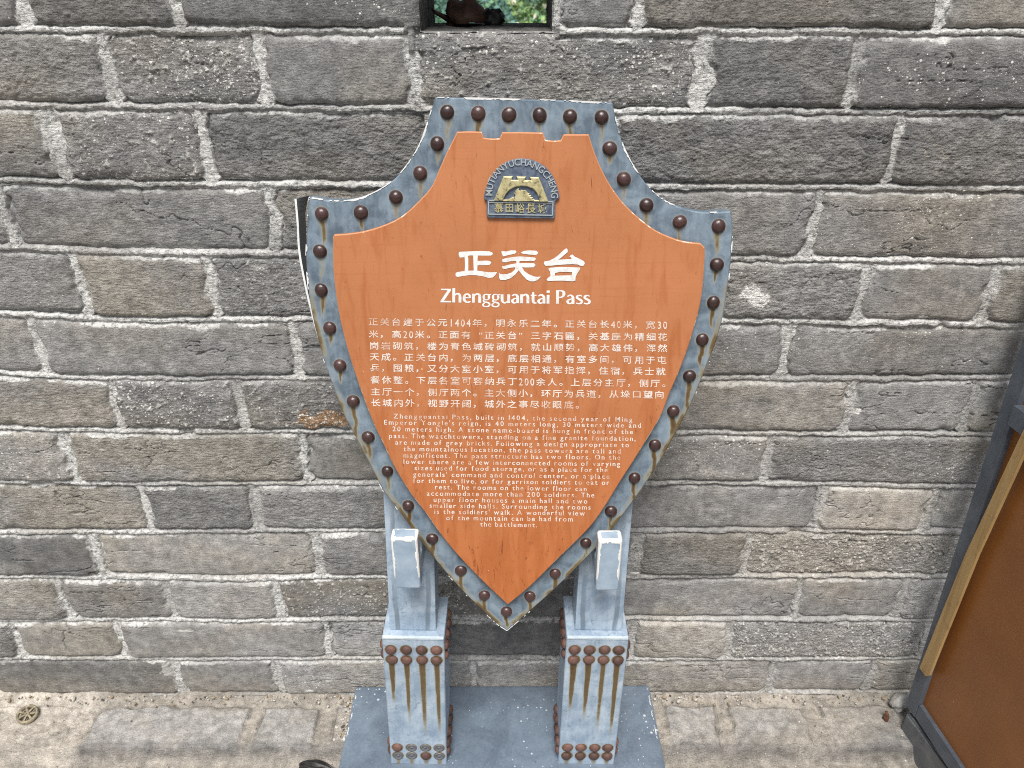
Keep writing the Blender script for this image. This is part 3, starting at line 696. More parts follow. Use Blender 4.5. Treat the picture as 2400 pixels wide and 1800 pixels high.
lowband *= sst(-.5, .3, fbm(uv[:, 0] * 30, uv[:, 1] * 30, 505, 3)) * .8 + .2
rust = np.clip(np.maximum(rust, lowband) * (1 + 0.35 * nz), 0, 1)
fattr(me, 'rust', rust)
rim = put('shield_rim', me, [M_RIM, M_RIM, M_RIM], ROOT)
# rivets: one mesh, copied
def dome_mesh(name, r, h, seg=28, rings=8):
    V = []; F = []
    V += [(r * math.cos(2 * math.pi * i / seg), r * math.sin(2 * math.pi * i / seg), -0.001) for i in range(seg)]
    for k in range(rings):
        a = k / rings * math.pi / 2
        V += [(r * math.cos(a) * math.cos(2 * math.pi * i / seg), r * math.cos(a) * math.sin(2 * math.pi * i / seg), h * math.sin(a)) for i in range(seg)]
    V.append((0, 0, h)); rg = rings + 1
    for k in range(rg - 1):
        for i in range(seg): F.append((k * seg + i, k * seg + (i + 1) % seg, (k + 1) * seg + (i + 1) % seg, (k + 1) * seg + i))
    for i in range(seg): F.append(((rg - 1) * seg + i, (rg - 1) * seg + (i + 1) % seg, len(V) - 1))
    return mesh(name, V, F, True)
rv_me = dome_mesh('rivet', 0.0096, 0.0074)
qn = Vector(N).to_track_quat('Z', 'Y')
for k, p in enumerate(shp(rivs, 0.0)):
    o = put('rivet', rv_me, M_RIVET if k == 0 else None, rim, loc=p, rot=qn @ Quaternion((0, 0, 1), rr.uniform(0, 6))); o.scale = (rr.uniform(.94, 1.05), rr.uniform(.94, 1.05), rr.uniform(.8, 1.1))
# bare, chipped paint along the rim's edge
def chip_strip(name, outline, off, width, thr, seed, mat, parent, side=0.004, where=None):
    o = outline if area(outline) > 0 else outline[::-1]
    L = np.concatenate([[0], np.cumsum(np.linalg.norm(np.diff(o, axis=0), axis=1))]); n = len(o)
    s_ = np.interp(np.arange(0, L[-1], 0.0012), L, np.arange(n)); i0 = s_.astype(int) % n; fr = s_ - s_.astype(int)
    P1 = o[i0] * (1 - fr)[:, None] + o[(i0 + 1) % n] * fr[:, None]
    w1 = inset(o, 1.0) - o; Nn = w1[i0]; Nn /= np.linalg.norm(Nn, axis=1)[:, None] + 1e-9
    x = s_ * 0 + np.arange(len(s_)) * 0.0012
    wv = fbm(x * 45, x * 0 + seed, seed, 4) + 0.5 * fbm(x * 300, x * 0 + 3.3, seed + 3, 2) - thr
    if where is not None: wv = wv + where(P1)
    wd = np.clip(wv * width * 1.6, 0, width)
    V = []; F = []
    for i in range(len(s_) - 1):
        if wd[i] <= 0 and wd[i + 1] <= 0: continue
        a, b = P1[i] - Nn[i] * 0.0006, P1[i + 1] - Nn[i + 1] * 0.0006; c, d = P1[i + 1] + Nn[i + 1] * (wd[i + 1] + .0004), P1[i] + Nn[i] * (wd[i] + .0004)
        q = len(V); V += list(shp(np.array([a, b, c, d]), off)) + list(shp(np.array([a, b]), off - side)); F += [(q, q + 1, q + 2, q + 3), (q + 4, q + 5, q + 1, q)]
    # worn paint belongs to the rim: append it to the rim's own mesh
    bm = bmesh.new(); bm.from_mesh(parent.data); vs = [bm.verts.new(tuple(v)) for v in (np.array(V) - np.array(WP[parent.name]))]
    parent.data.materials.append(mat); k = len(parent.data.materials) - 1
    for f in F: bm.faces.new([vs[i] for i in f]).material_index = k
    bm.to_mesh(parent.data); bm.free()
def topside(P1): return np.where(P1[:, 1] > 0.70, 0.35, np.where((P1[:, 1] > 0.55), 0.05, -0.45)) + np.where((P1[:, 1] < 0.03) & (P1[:, 0] < 0.01), 0.9, 0)
chip_strip('chipped_edge', rim_o, 0.0004, 0.0016, 0.25, 61, M_EDGE, rim, where=topside)
# strip of the rim's side sheet that has sprung loose on the left
fl = [(690, 466), (695, 521), (699, 588), (711, 657), (727, 727), (747, 799), (759, 832)]
fo = smooth_outline(fl, 0.006, False, f=lambda p: sh(p, -0.004)); k = len(fo)
tw = np.linspace(0, 1, k); dep = 0.040 - 0.010 * tw; bulge = np.where(tw < 0.12, (0.12 - tw) * 0.06, 0)
inn = np.stack([0.002 + bulge * 0 + tw * 0, np.zeros(k)], -1)
Vf = np.concatenate([shp(fo, -0.004), shp(fo + np.array((0.0028, 0)), -0.004), shp(fo + np.array((0.0028, 0)) + np.stack([bulge, bulge * 0], -1), -0.004 - dep), shp(fo + np.stack([bulge, bulge * 0], -1), -0.004 - dep)])
Ff = []; mf = []
for i in range(k - 1):
    for a, b, mi in ((0, 1, 1), (1, 2, 0), (2, 3, 0), (3, 0, 2)):
        Ff.append((a * k + i, a * k + i + 1, b * k + i + 1, b * k + i)); mf.append(mi)
Ff += [(0, k, 2 * k, 3 * k), (k - 1, 4 * k - 1, 3 * k - 1, 2 * k - 1)]; mf += [0, 0]
me = mesh('loose_edge_strip', Vf, Ff); me.polygons.foreach_set('material_index', mf)
tag(put('loose_edge_strip', me, [M_DARKIN, M_EDGE, M_RIM], rim), 'sprung dark strip of edging with a white front edge')

# orange board
PO = 0.015
me, uvp = plate_mesh('board', pan_o, PO, 0.007, 0.0014)
board = put('board', me, [M_ORANGE, M_ORANGE, M_OEDGE], ROOT)
for u, w in ((-0.1, 0.45), (0.1, 0.45), (0.0, 0.15), (0.0, 0.62), (-.18, .5), (.18, .5)):
    c = shp(np.array([[u, w]]), 0.004)[0]; mb = MB(); mb.box(Vector(c) - Vector((.02, .0042, .02)), Vector(c) + Vector((.02, .0042, .02)), M=Matrix.Translation(c) @ Matrix.Rotation(-LEAN, 4, 'X') @ Matrix.Translation(-Vector(c))); put('spacer', mb.mesh('spacer'), M_DARK, ROOT)

# ------------------------------------------------------------------ lettering
fc = bpy.data.curves.new('letters', 'FONT'); fo_ = bpy.data.objects.new('letters', fc); COL.objects.link(fo_)
fc.resolution_u = 3
GC = {}
def glyph(ch, off=0.0):
    if (ch, off) not in GC:
        fc.body = ch; fc.offset = off; bpy.context.view_layer.update()
        m = bpy.data.meshes.new_from_object(fo_.evaluated_get(bpy.context.evaluated_depsgraph_get()))
        V = np.array([v.co[:2] for v in m.vertices]).reshape(-1, 2); F = [tuple(p.vertices) for p in m.polygons]; bpy.data.meshes.remove(m)
        GC[(ch, off)] = (V, F)
    return GC[(ch, off)]
class Text:
    def __init__(s, off): s.V = []; s.F = []; s.off = off; s.n = 0
    def add(s, px, F, lift=0.0):
        if len(px) == 0: return
        P_ = shp(sh(px, s.off), s.off + lift); s.F += [tuple(i + s.n for i in f) for f in F]; s.n += len(P_); s.V += list(P_)
    def poly(s, loops, lift=0.0):
        ls = [[Vector((x, y, 0)) for x, y in l] for l in loops]; F = tessellate_polygon(ls); s.add(np.array([(p.x, p.y) for l in ls for p in l]), F, lift)
    def done(s, name, mat, parent, thick=0.0, bev=0.0):
        V = np.array(s.V); F = list(s.F)
        me = mesh(name, V, F)
        # all lettering faces look towards the reader
        bm = bmesh.new(); bm.from_mesh(me)
        bmesh.ops.remove_doubles(bm, verts=bm.verts[:], dist=1e-7)
        for f in bm.faces:
            f.normal_update()
            if f.normal.dot(Vector(N)) < 0: f.normal_flip()
        if bev: bmesh.ops.dissolve_limit(bm, angle_limit=0.02, verts=bm.verts[:], edges=bm.edges[:])
        if thick:
            r = bmesh.ops.extrude_face_region(bm, geom=bm.faces[:]); vs = [e for e in r['geom'] if isinstance(e, bmesh.types.BMVert)]
            for v in vs: v.co += Vector(N) * thick
            bmesh.ops.recalc_face_normals(bm, faces=bm.faces[:])
            if bev:
                tp = set(vs); bmesh.ops.bevel(bm, geom=[e for e in bm.edges if e.verts[0] in tp and e.verts[1] in tp], offset=bev, segments=2, profile=.5, affect='EDGES', clamp_overlap=True)
        bm.to_mesh(me); bm.free()
        return put(name, me, mat, parent)
TO = PO + 0.0003
def z2p(pts, x0, y0, s): return [(x0 + x / s, y0 + y / s) for x, y in pts]
# big title, traced stroke by stroke
TITLE = [
 [[(418,170),(440,166),(500,164),(700,155),(810,160),(850,177),(860,195),(835,215),(760,216),(680,215),(560,214),(490,236),(430,242),(415,205)]],
 [[(490,222),(535,214),(540,260),(539,412),(492,420),(498,330)]], [[(603,208),(665,208),(660,250),(656,415),(610,415)]],
 [[(650,286),(760,280),(815,284),(838,305),(815,337),(750,340),(650,342)]],
 [[(376,440),(400,428),(520,412),(640,408),(720,420),(820,433),(914,430),(890,470),(855,500),(800,504),(720,482),(640,470),(560,468),(460,482),(395,493),(374,475)]],
 [[(966,165),(985,158),(1030,162),(1090,148),(1150,149),(1168,170),(1140,192),(1080,205),(1030,216),(1000,227),(980,210)]],
 [[(1220,176),(1260,155),(1330,147),(1420,153),(1447,175),(1430,202),(1380,209),(1300,198),(1240,190)]],
 [[(976,268),(1020,250),(1110,235),(1200,225),(1300,231),(1400,241),(1420,258),(1390,287),(1310,286),(1200,284),(1100,285),(1030,303),(984,300)]],
 [[(978,355),(1020,345),(1080,330),(1150,318),(1250,313),(1390,313),(1412,338),(1385,368),(1290,370),(1180,364),(1090,372),(1010,390),(983,380)]],
 [[(1150,275),(1212,275),(1200,300),(1210,335),(1150,335),(1165,300)]],
 [[(1150,350),(1230,350),(1195,402),(1150,460),(1090,507),(1020,532),(955,532),(939,500),(937,433),(950,450),(980,458),(1040,455),(1100,435),(1145,395)]],
 [[(1160,362),(1235,362),(1262,412),(1320,455),(1390,485),(1430,490),(1480,487),(1440,532),(1390,549),(1340,549),(1290,522),(1240,468),(1200,415)]],
 [[(1795,128),(1815,121),(1832,145),(1827,170),(1790,202),(1740,245),(1705,268),(1800,262),(1870,262),(1880,250),(1850,225),(1870,208),(1890,201),(1920,230),(1990,260),(2040,290),(2050,320),(2030,347),(2000,350),(1960,332),(1890,326),(1800,329),(1700,336),(1600,347),(1540,347),(1518,320),(1524,291),(1590,280),(1650,250),(1700,215),(1750,165)]],
 [[(1576,385),(1600,372),(1750,361),(1900,367),(1987,369),(1989,390),(1950,450),(1930,490),(1927,541),(1890,549),(1750,539),(1640,541),(1575,546),(1553,530),(1570,505),(1605,480),(1600,430)], [(1665,440),(1740,425),(1885,430),(1880,470),(1770,472),(1660,475)]]]
T = Text(TO)
for k, loops in enumerate(TITLE): T.poly([z2p(l, 1000, 560, 5.53) for l in loops], 0.00004 * k)
T.done('chinese_title', M_WHITE, board)
# "Zhengguantai Pass": stroke letters with thick stems and thin hairlines
def spl(p, k=7):
    p = np.array(p, float); out = []
    for i in range(len(p) - 1):
        a = p[max(i - 1, 0)]; b_ = p[i]; c = p[i + 1]; d = p[min(i + 2, len(p) - 1)]
        for j in range(k):
            t = j / k; out.append(.5 * (2 * b_ + (c - a) * t + (2 * a - 5 * b_ + 4 * c - d) * t * t + (3 * b_ - a - 3 * c + d) * t ** 3))
    out.append(p[-1]); return np.array(out)
S_ = .185
ARCH = [(.12, .42, .07), (.22, .58, .11), (.36, .645, .13), (.48, .58, .165), (.515, .42, .185), (.515, .2, S_), (.515, 0, S_)]
GL = {'Z': (.78, [[(.05, .95, .11), (.70, .95, .11)], [(.62, .93, .19), (.12, .06, .19)], [(.03, .055, .11), (.72, .055, .11)]]),
 'h': (.66, [[(.11, 0, S_), (.11, 1.06, S_)], ARCH]), 'n': (.66, [[(.11, 0, S_), (.11, .66, S_)], ARCH]),
 'e': (.62, [[(.14, .36, .085), (.5, .36, .085)], [(.50, .345, .15), (.47, .53, .14), (.34, .635, .10), (.18, .57, .14), (.12, .36, .185), (.16, .15, .18), (.32, .03, .13), (.54, .08, .09)]]),
 'g': (.60, [[(.11, .42, .16), (.14, .57, .11), (.28, .63, .08), (.42, .57, .11), (.45, .42, .16), (.42, .28, .11), (.28, .215, .08), (.14, .28, .11), (.11, .42, .16)], [(.38, .60, .08), (.58, .615, .085)], [(.19, .25, .07), (.10, .16, .10), (.16, .07, .11), (.30, .04, .11), (.44, -.01, .12), (.50, -.12, .11), (.42, -.24, .10), (.26, -.28, .085), (.10, -.22, .11), (.08, -.11, .11), (.2, .03, .08)]]),
 'u': (.66, [[(.10, .645, S_), (.10, .3, S_), (.14, .11, .16), (.27, .02, .12), (.40, .08, .09), (.5, .22, .06)], [(.53, .645, S_), (.53, 0, S_)]]),
 'a': (.60, [[(.09, .53, .09), (.2, .62, .11), (.34, .62, .13), (.44, .5, .17), (.455, .3, S_), (.455, 0, S_)], [(.43, .37, .08), (.24, .33, .10), (.11, .2, .17), (.15, .06, .14), (.28, .025, .10), (.42, .13, .07)]]),
 't': (.44, [[(.19, .84, .10), (.19, .62, .17), (.19, .22, S_), (.25, .06, .15), (.42, .03, .085)], [(.03, .60, .085), (.41, .60, .085)]]),
 'i': (.28, [[(.12, 0, S_), (.12, .645, S_)], [(.12, .80, .20), (.12, .97, .20)]]),
 'P': (.66, [[(.11, 0, S_), (.11, 1, S_)], [(.12, .955, .09), (.34, .955, .11), (.50, .86, .17), (.52, .73, .19), (.48, .58, .16), (.34, .48, .10), (.14, .47, .08)]]),
 's': (.50, [[(.43, .57, .08), (.30, .635, .10), (.13, .57, .14), (.12, .45, .15), (.28, .34, .16), (.42, .23, .155), (.40, .09, .14), (.24, .02, .10), (.06, .07, .085)]])}
def stroke_line(T, s, x0, y0, x1, y1, cap):
    tot = sum(.34 if c == ' ' else GL[c][0] for c in s); d = np.array((x1 - x0, y1 - y0)); kx = np.linalg.norm(d) / tot; d /= np.linalg.norm(d); up = np.array((d[1], -d[0]))
    x = 0; q = 0
    for c in s:
        if c == ' ': x += .34; continue
        for st in GL[c][1]:
            p = spl(st) if len(st) > 2 else np.array(st, float)
            tg = np.gradient(p[:, :2], axis=0); tg /= np.linalg.norm(tg, axis=1)[:, None] + 1e-9; nn = np.stack([-tg[:, 1], tg[:, 0]], -1)
            L_ = p[:, :2] + nn * p[:, 2:] / 2; R_ = p[:, :2] - nn * p[:, 2:] / 2
            V = np.concatenate([L_, R_]); V = np.array((x0, y0)) + (V[:, :1] + x) * kx * d + V[:, 1:] * cap * up
            m_ = len(p); T.add(V, [(i, i + 1, m_ + i + 1, m_ + i) for i in range(m_ - 1)], 0.00003 * (q % 4)); q += 1
        x += GL[c][0]
T = Text(TO); stroke_line(T, 'Zhengguantai Pass', *z2p([(172, 821)], 1000, 560, 5.53)[0], *z2p([(2125, 845)], 1000, 560, 5.53)[0], 176 / 5.53)
T.done('english_title', M_WHITE, board)
# Chinese paragraph
CN = ['正关台建于公元1404年，明永乐二年。正关台长40米，宽30', '米，高20米。正面有“正关台”三字石匾，关基座为精细花', '岗岩砌筑，楼为青色城砖砌筑，就山顺势，高大雄伟，浑然', '天成。正关台内，为两层，底层相通，有室多间，可用于屯',
      '兵，囤粮，又分大室小室，可用于将军指挥，住宿，兵士就', '餐休整。下层各室可容纳兵丁200余人。上层分主厅，侧厅。', '主厅一个，侧厅两个。主大侧小，环厅为兵道，从垛口望向', '长城内外，视野开阔，城外之事尽收眼底。']
CL = [(63, 101, 2140, 124), (65, 186, 2142, 207), (70, 267, 2142, 285), (72, 343, 2138, 368), (75, 419, 2130, 446), (77, 502, 2130, 528), (80, 584, 2120, 606), (82, 660, 2120, 684)]
T = Text(TO)
for ln, (xa, ya, xb, yb_) in zip(CN, CL):
    cells = 26.0; n = 0.0
    xa, ya = 840 + xa / 2.949, 720 + ya / 2.949; xb, yb_ = 840 + xb / 2.949, 720 + yb_ / 2.949
    tilt = (yb_ - ya) / (xb - xa); cw = (xb - xa) / cells
    for c in ln:
        w = 0.5 if c.isdigit() else 1.0
        V, F = glyph(c, 0.0)
        sc = 20.5 if not c.isdigit() else 24.0
        cx = (V[:, 0].min() + V[:, 0].max()) / 2 if len(V) else 0
        if c in '，。': lx = (V[:, 0] - V[:, 0].min()) * 24 + 0.12 * cw
        elif c == '“': lx = (V[:, 0] - V[:, 0].max()) * 22 + 0.92 * cw
        elif c == '”': lx = (V[:, 0] - V[:, 0].min()) * 22 + 0.08 * cw
        else: lx = (V[:, 0] - cx) * (sc * (1.14 if w == 1 else .82)) + w * cw / 2
        ly = (V[:, 1] - 0.36) * sc * (0.94 if w == 1 else 1.0)
        X_ = xa + n * cw + lx
        for q, (ex, ey) in enumerate(((0, 0), (0.55, 0.2), (0.2, 0.65))):      # brush weight
            T.add(np.stack([X_ + ex - .35, ya + ey - .35 + (X_ - xa) * tilt - ly], -1), F, 0.00003 * q)
        n += w
T.done('chinese_paragraph', M_WORN, board)
EN = [("Zhengguantai Pass, built in 1404, the second year of Ming", 243, 104, 1895, 127), ("Emperor Yongle's reign, is 40 meters long, 30 meters wide and", 178, 146, 1954, 168), ("20 meters high. A stone name-board is hung in front of the", 235, 192, 1899, 212),
      ("pass. The watchtowers, standing on a fine granite foundation,", 212, 239, 1917, 259), ("are made of grey bricks. Following a design appropriate to", 255, 284, 1872, 303), ("the mountainous location, the pass towers are tall and", 312, 329, 1814, 347),
      ("magnificent. The pass structure has two floors. On the", 312, 374, 1812, 389), ("lower there are a few interconnected rooms of varying", 312, 417, 1810, 434), ("sizes used for food storage, or as a place for the", 388, 461, 1724, 475),
      ("generals' command and control center, or a place", 378, 505, 1737, 521), ("for them to live, or for garrison soldiers to eat or", 378, 549, 1735, 563), ("rest. The rooms on the lower floor can", 530, 593, 1579, 606),
      ("accommodate more than 200 soldiers. The", 472, 637, 1632, 650), ("upper floor houses a main hall and two", 520, 680, 1584, 692), ("smaller side halls. Surrounding the rooms", 492, 721, 1607, 734), ("is the soldiers' walk. A wonderful view", 525, 763, 1567, 775),
      ("of the mountain can be had from", 607, 806, 1484, 816), ("the battlement.", 842, 850, 1237, 856)]
ADV = {}
def adv(c):
    if c not in ADV:
        if c == ' ': ADV[c] = .24
        else: V, F = glyph(c, 0.004); ADV[c] = V[:, 0].max() - V[:, 0].min() + 0.055
    return ADV[c]
T = Text(TO); q = 0
for s, xa, ya, xb, yb_ in EN:
    xa, ya = 840 + xa / 2.949, 940 + ya / 2.949; xb, yb_ = 840 + xb / 2.949, 940 + yb_ / 2.949
    kf = 33 / 2.949 / 0.691; tilt = (yb_ - ya) / (xb - xa)       # cap height 33 zoomed pixels
    nat = sum(adv(c) for c in s) * kf * 1.02; sp = (xb - xa - nat) / (len(s) - 1); x = xa
    for c in s:
        if c != ' ':
            V, F = glyph(c, 0.004); l0 = V[:, 0].min()
            for k in range(2):          # heavier upright stems than hairlines
                X_ = x + (V[:, 0] - l0) * kf * 1.02 + k * 0.35; T.add(np.stack([X_, ya + 5.6 + (X_ - xa) * tilt - V[:, 1] * kf], -1), F, 0.00003 * k)
        x += adv(c) * kf * 1.02 + sp
T.done('english_paragraph', M_WORN, board)

# ------------------------------------------------------------------ emblem
E0 = PO
def em(pts): return z2p(pts, 1120, 360, 10.37)
T = Text(E0 + 0.0002)
PL = [(250, 1545), (222, 1520), (215, 1440), (218, 1125), (165, 1105), (150, 1060), (160, 980), (190, 850), (265, 660), (380, 470), (540, 300), (740, 178), (930, 123), (1080, 110), (1280, 138), (1470, 203), (1640, 320), (1790, 490), (1890, 680), (1950, 880), (1982, 1040), (1965, 1090), (1890, 1132), (1880, 1150), (1872, 1530), (1835, 1572), (1700, 1570), (290, 1550)]
T.poly([em(PL)]); emb = T.done('emblem', M_PEWTER, ROOT, 0.0045, .0009)
E1 = E0 + 0.0048
T = Text(E1)
T.poly([em([(385, 1145), (470, 920), (560, 700), (622, 545), (850, 545), (825, 632), (965, 637), (935, 547), (1170, 553), (1140, 642), (1290, 642), (1255, 562), (1480, 570), (1590, 840), (1712, 1165), (1500, 1170), (1485, 1080), (1440, 960), (1340, 850), (1200, 795), (1060, 785), (900, 810), (770, 880), (680, 980), (630, 1080), (605, 1145)])])
T.done('castle_relief', M_GOLD, emb, 0.0036, .0022)
T = Text(E1)
T.poly([em([(880, 960), (900, 915), (955, 855), (1000, 832), (988, 890), (1030, 900), (1060, 878), (1110, 892), (1150, 878), (1180, 910), (1215, 940), (1200, 965), (1260, 965), (1240, 1000), (1300, 1010), (1275, 1045), (1345, 1060), (1310, 1090), (1385, 1110), (1340, 1150), (950, 1158), (910, 1130), (890, 1060), (915, 1010)])])
T.poly([em([(610, 1115), (740, 1112), (790, 1078), (872, 1045), (895, 1110), (945, 1130), (950, 1160), (610, 1152)])], 0.0001)
T.poly([em([(1360, 1125), (1490, 1130), (1490, 1165), (1350, 1160)])], 0.0002)
T.done('beast_relief', M_GOLD, emb, 0.0032, .0014)
T = Text(E1)
for a, b_ in (((270, 1140), (1825, 1172)), ((262, 1165), (1835, 1195))):
    pass
def bar(p, q_, w):
    p = np.array(p, float); q_ = np.array(q_, float); d = (q_ - p) / np.linalg.norm(q_ - p); n_ = np.array((-d[1], d[0])) * w / 2
    return [tuple(p + n_), tuple(q_ + n_), tuple(q_ - n_), tuple(p - n_)]
for k, (p, q_) in enumerate((((265, 1138), (395, 1138)), ((1700, 1162), (1830, 1166)), ((262, 1150), (255, 1475)), ((1825, 1180), (1812, 1500)), ((270, 1468), (1805, 1497)), ((280, 1185), (1815, 1202)))):
    T.poly([em(bar(p, q_, 24 if k < 5 else 12))], 0.0001 * k)
T.done('border_relief', M_PLET, emb, 0.0012)
T = Text(E1)
for c, cx, sz in (('慕', 510, 190), ('田', 765, 165), ('峪', 1025, 190), ('長', 1290, 200), ('城', 1560, 190)):
    V, F = glyph(c, 0.012); m_ = (V.min(0) + V.max(0)) / 2; h_ = (V.max(0) - V.min(0)).max()
    T.add(np.array(em(np.stack([cx + (V[:, 0] - m_[0]) / h_ * sz * 1.15, 1325 + (cx - 1025) * .02 - (V[:, 1] - m_[1]) / h_ * sz * 1.25], -1))), F)
T.done('emblem_characters', M_GOLD, emb, 0.0012)
T = Text(E1); word = 'MUTIANYUCHANGCHENG'
wl_ = [glyph(c, 0.004)[0][:, 0].max() - glyph(c, 0.004)[0][:, 0].min() + .13 for c in word]; wc_ = np.cumsum(wl_) - np.array(wl_) / 2; wc_ = (wc_ - wc_[0]) / (wc_[-1] - wc_[0])
for k, c in enumerate(word):
    th = R(178.5 - 177.0 * wc_[k]); V, F = glyph(c, 0.004)
    lx = (V[:, 0] - (V[:, 0].min() + V[:, 0].max()) / 2) / .691 * 165 * .90; ly = V[:, 1] / .691 * 165
    er = np.array((math.cos(th), -math.sin(th))); et = np.array((math.sin(th), math.cos(th))) ; ctr = np.array((1068, 1000 + 0.04 * 800 * math.cos(th)))
    Pz = ctr + er * (715 + ly)[:, None] + et * lx[:, None]; Pz[:, 1] = np.where(True, Pz[:, 1], 0)
    T.add(np.array(em(Pz)), F)
T.done('emblem_letters', M_PLET, emb, 0.0014)
COL.objects.unlink(fo_); bpy.data.objects.remove(fo_)

# ------------------------------------------------------------------ base, legs, posts, hooks
HB = 0.042
cb = on_z([(832, 1604), (1521, 1607), (793, 1800), (1561, 1800)], HB)
bx0, bx1, by1 = (cb[0][0] + cb[2][0]) / 2, (cb[1][0] + cb[3][0]) / 2, -0.004; by0 = -0.31
mb = MB(); mb.box((bx0, by0, -0.035), (bx1, by1, HB), M=Matrix.Rotation(R(0.35), 4, 'Z'), bev=0.006)
rq = np.random.RandomState(40)
for ex, sgn in ((bx0 + .0055, 1), (bx1 - .0055, -1)):
    yy = np.arange(by0 + .01, by1 - .008, .002); wv = fbm(yy * 60, yy * 0 + ex, 95, 4) + .1
    for y_, w_ in zip(yy, wv):
        if w_ > .15: q_ = ex + .0006 * rq.randn(); ww = .0005 + .002 * min(w_ - .15, .5); yo = y_ * 1.0; zz = HB + .00035; mb.add([(q_ - ww, yo, zz), (q_ + ww, yo, zz), (q_ + ww, yo + .0021, zz), (q_ - ww, yo + .0021, zz)], [(0, 1, 2, 3)], 1)
put('base', mb.mesh('base', False), [M_BASE, M_EDGE], ROOT)
wash_me = bpy.data.meshes.new('washer')
def ring_mesh(name, r0, r1, h, seg=24):
    V = []; F = []
    for r_, z_ in ((r1, 0), (r1 * .97, h), (r0, h), (r0 * .92, h * .3), (0.0032, h * .25), (0.0026, h * .9), (0.0006, h * 1.1)):
        V += [(r_ * math.cos(2 * math.pi * i / seg), r_ * math.sin(2 * math.pi * i / seg), z_) for i in range(seg)]
    for k in range(6):
        for i in range(seg): F.append((k * seg + i, k * seg + (i + 1) % seg, (k + 1) * seg + (i + 1) % seg, (k + 1) * seg + i))
    return mesh(name, V, F, True)
wash_me = ring_mesh('rivet_seat', 0.0068, 0.0092, 0.0016); wash_me.materials.append(M_WASH)
rus_me = dome_mesh('rivet', 0.0095, 0.0070); rus_me.materials.append(M_RUSTY)
LW, LD, LH = 0.107, 0.100, 0.333
def make_leg(cx, roll, missing, seed):
    """box leg: fine front face carrying the rust streaks, four columns of paired rivets at top and foot"""
    Mx = Matrix.Translation((cx, -0.189, HB)) @ Matrix.Rotation(roll, 4, 'Y')
    c_ = 0.0016; us = np.linspace(-LW / 2 + c_, LW / 2 - c_, 72); zs = np.linspace(0.0, LH - c_, 222)
    U, Zz = np.meshgrid(us, zs); Vg = np.stack([U.ravel(), np.zeros(U.size), Zz.ravel()], -1); ng = len(Vg)
    r_ = np.random.RandomState(seed); rust = np.zeros(U.shape); cols = [-.36, -.12, .125, .365]
    rows_top = (LH - 0.029, LH - 0.053); rows_bot = (0.047, 0.024)
    for ci, cf in enumerate(cols):
        u0 = cf * LW + r_.uniform(-.001, .001)
        for z0, L, wd, st in ((rows_top[1], r_.uniform(.13, .25), r_.uniform(.0050, .0066), r_.uniform(.66, .84)), (rows_bot[1], .05, .0055, .42)):
            dn = z0 - Zz; tt = np.clip(dn / L, 0, 1); du = np.abs(U - u0 - .02 * dn * (ci - 1.5) * .3); wl = wd * (1.0 - 0.78 * tt)
            core = st * (1 - .5 * tt) * (dn > 0) * (1 - sst(.55, 1, tt)) * (1 - sst(wl * .75, wl * 1.05, du)); halo = .26 * (dn > 0) * (1 - sst(.6, 1.05, tt)) * (1 - sst(wl * .9, wl * 1.45 + .0012, du))
            rust = np.maximum(rust, np.maximum(core, halo))
        for z0 in rows_top + rows_bot: rust = np.maximum(rust, .55 * (1 - sst(.0098, .0128, np.hypot(U - u0, Zz - z0))))
    nz_ = fbm(U * 70, Zz * 18, seed, 4); rust = np.clip(rust * (1 + .3 * nz_), 0, 1)
    idx = np.arange(ng).reshape(U.shape); F = list(np.stack([idx[:-1, :-1], idx[:-1, 1:], idx[1:, 1:], idx[1:, :-1]], -1).reshape(-1, 4))
    V = list(Vg); h = LW / 2
    q = len(V); V += [(-h, c_, 0), (h, c_, 0), (h, c_, LH - c_), (-h, c_, LH - c_), (-h, LD, 0), (h, LD, 0), (h, LD, LH), (-h, LD, LH), (-h + c_, c_, LH), (h - c_, c_, LH)]
    e = idx; bl, br_, tr, tl = e[0, 0], e[0, -1], e[-1, -1], e[-1, 0]
    F += [(q, bl, tl, q + 3), (br_, q + 1, q + 2, tr), (tl, tr, q + 9, q + 8), (q + 1, q + 5, q + 6, q + 2), (q + 4, q, q + 3, q + 7), (q + 8, q + 9, q + 6, q + 7), (q + 5, q + 4, q + 7, q + 6), (q + 3, tl, q + 8), (tr, q + 2, q + 9), (q + 3, q + 8, q + 7), (q + 9, q + 2, q + 6)]
    V = np.array([tuple(Mx @ Vector(v)) for v in V])
    me = mesh('leg', V, F); fattr(me, 'rust', np.concatenate([rust.ravel(), np.zeros(10)]))
    leg = put('leg', me, M_LEG, ROOT)
    def riv(p, nrm, flat=False):
        w = Mx @ Vector(p); qq = (Mx.to_3x3() @ Vector(nrm)).to_track_quat('Z', 'Y') @ Quaternion((0, 0, 1), r_.uniform(0, 6))
        o = put('rivet_seat' if flat else 'rivet', wash_me if flat else rus_me, None, leg, loc=w, rot=qq); return o
    for ri, z0 in enumerate(rows_top + rows_bot):
        for ci, cf in enumerate(cols):
            riv((cf * LW + r_.uniform(-.001, .001), 0, z0 + r_.uniform(-.001, .001)), (0, -1, 0), (ri, ci) in missing)
            for sx in (-1, 1): riv((sx * LW / 2, LD * (.5 + cf), z0), (sx, 0, 0))
    # rolled lip of bare metal along the top front edge
    mb_ = MB(); mb_.box((-LW / 2 + .001, -.0012, LH - .0035), (LW / 2 - .001, .004, LH + .0008), M=Mx, bev=.0006); put('top_lip', mb_.mesh('top_lip'), M_EDGE2, leg)
    return Mx
M_EDGE2 = paint('faded_edge_paint', (0.42, 0.50, 0.57), (0.58, 0.65, 0.70), .5)
ML = make_leg(-0.179, R(1.5), {(2, 1), (2, 2), (2, 3), (3, 0), (3, 1), (3, 3)}, 11)
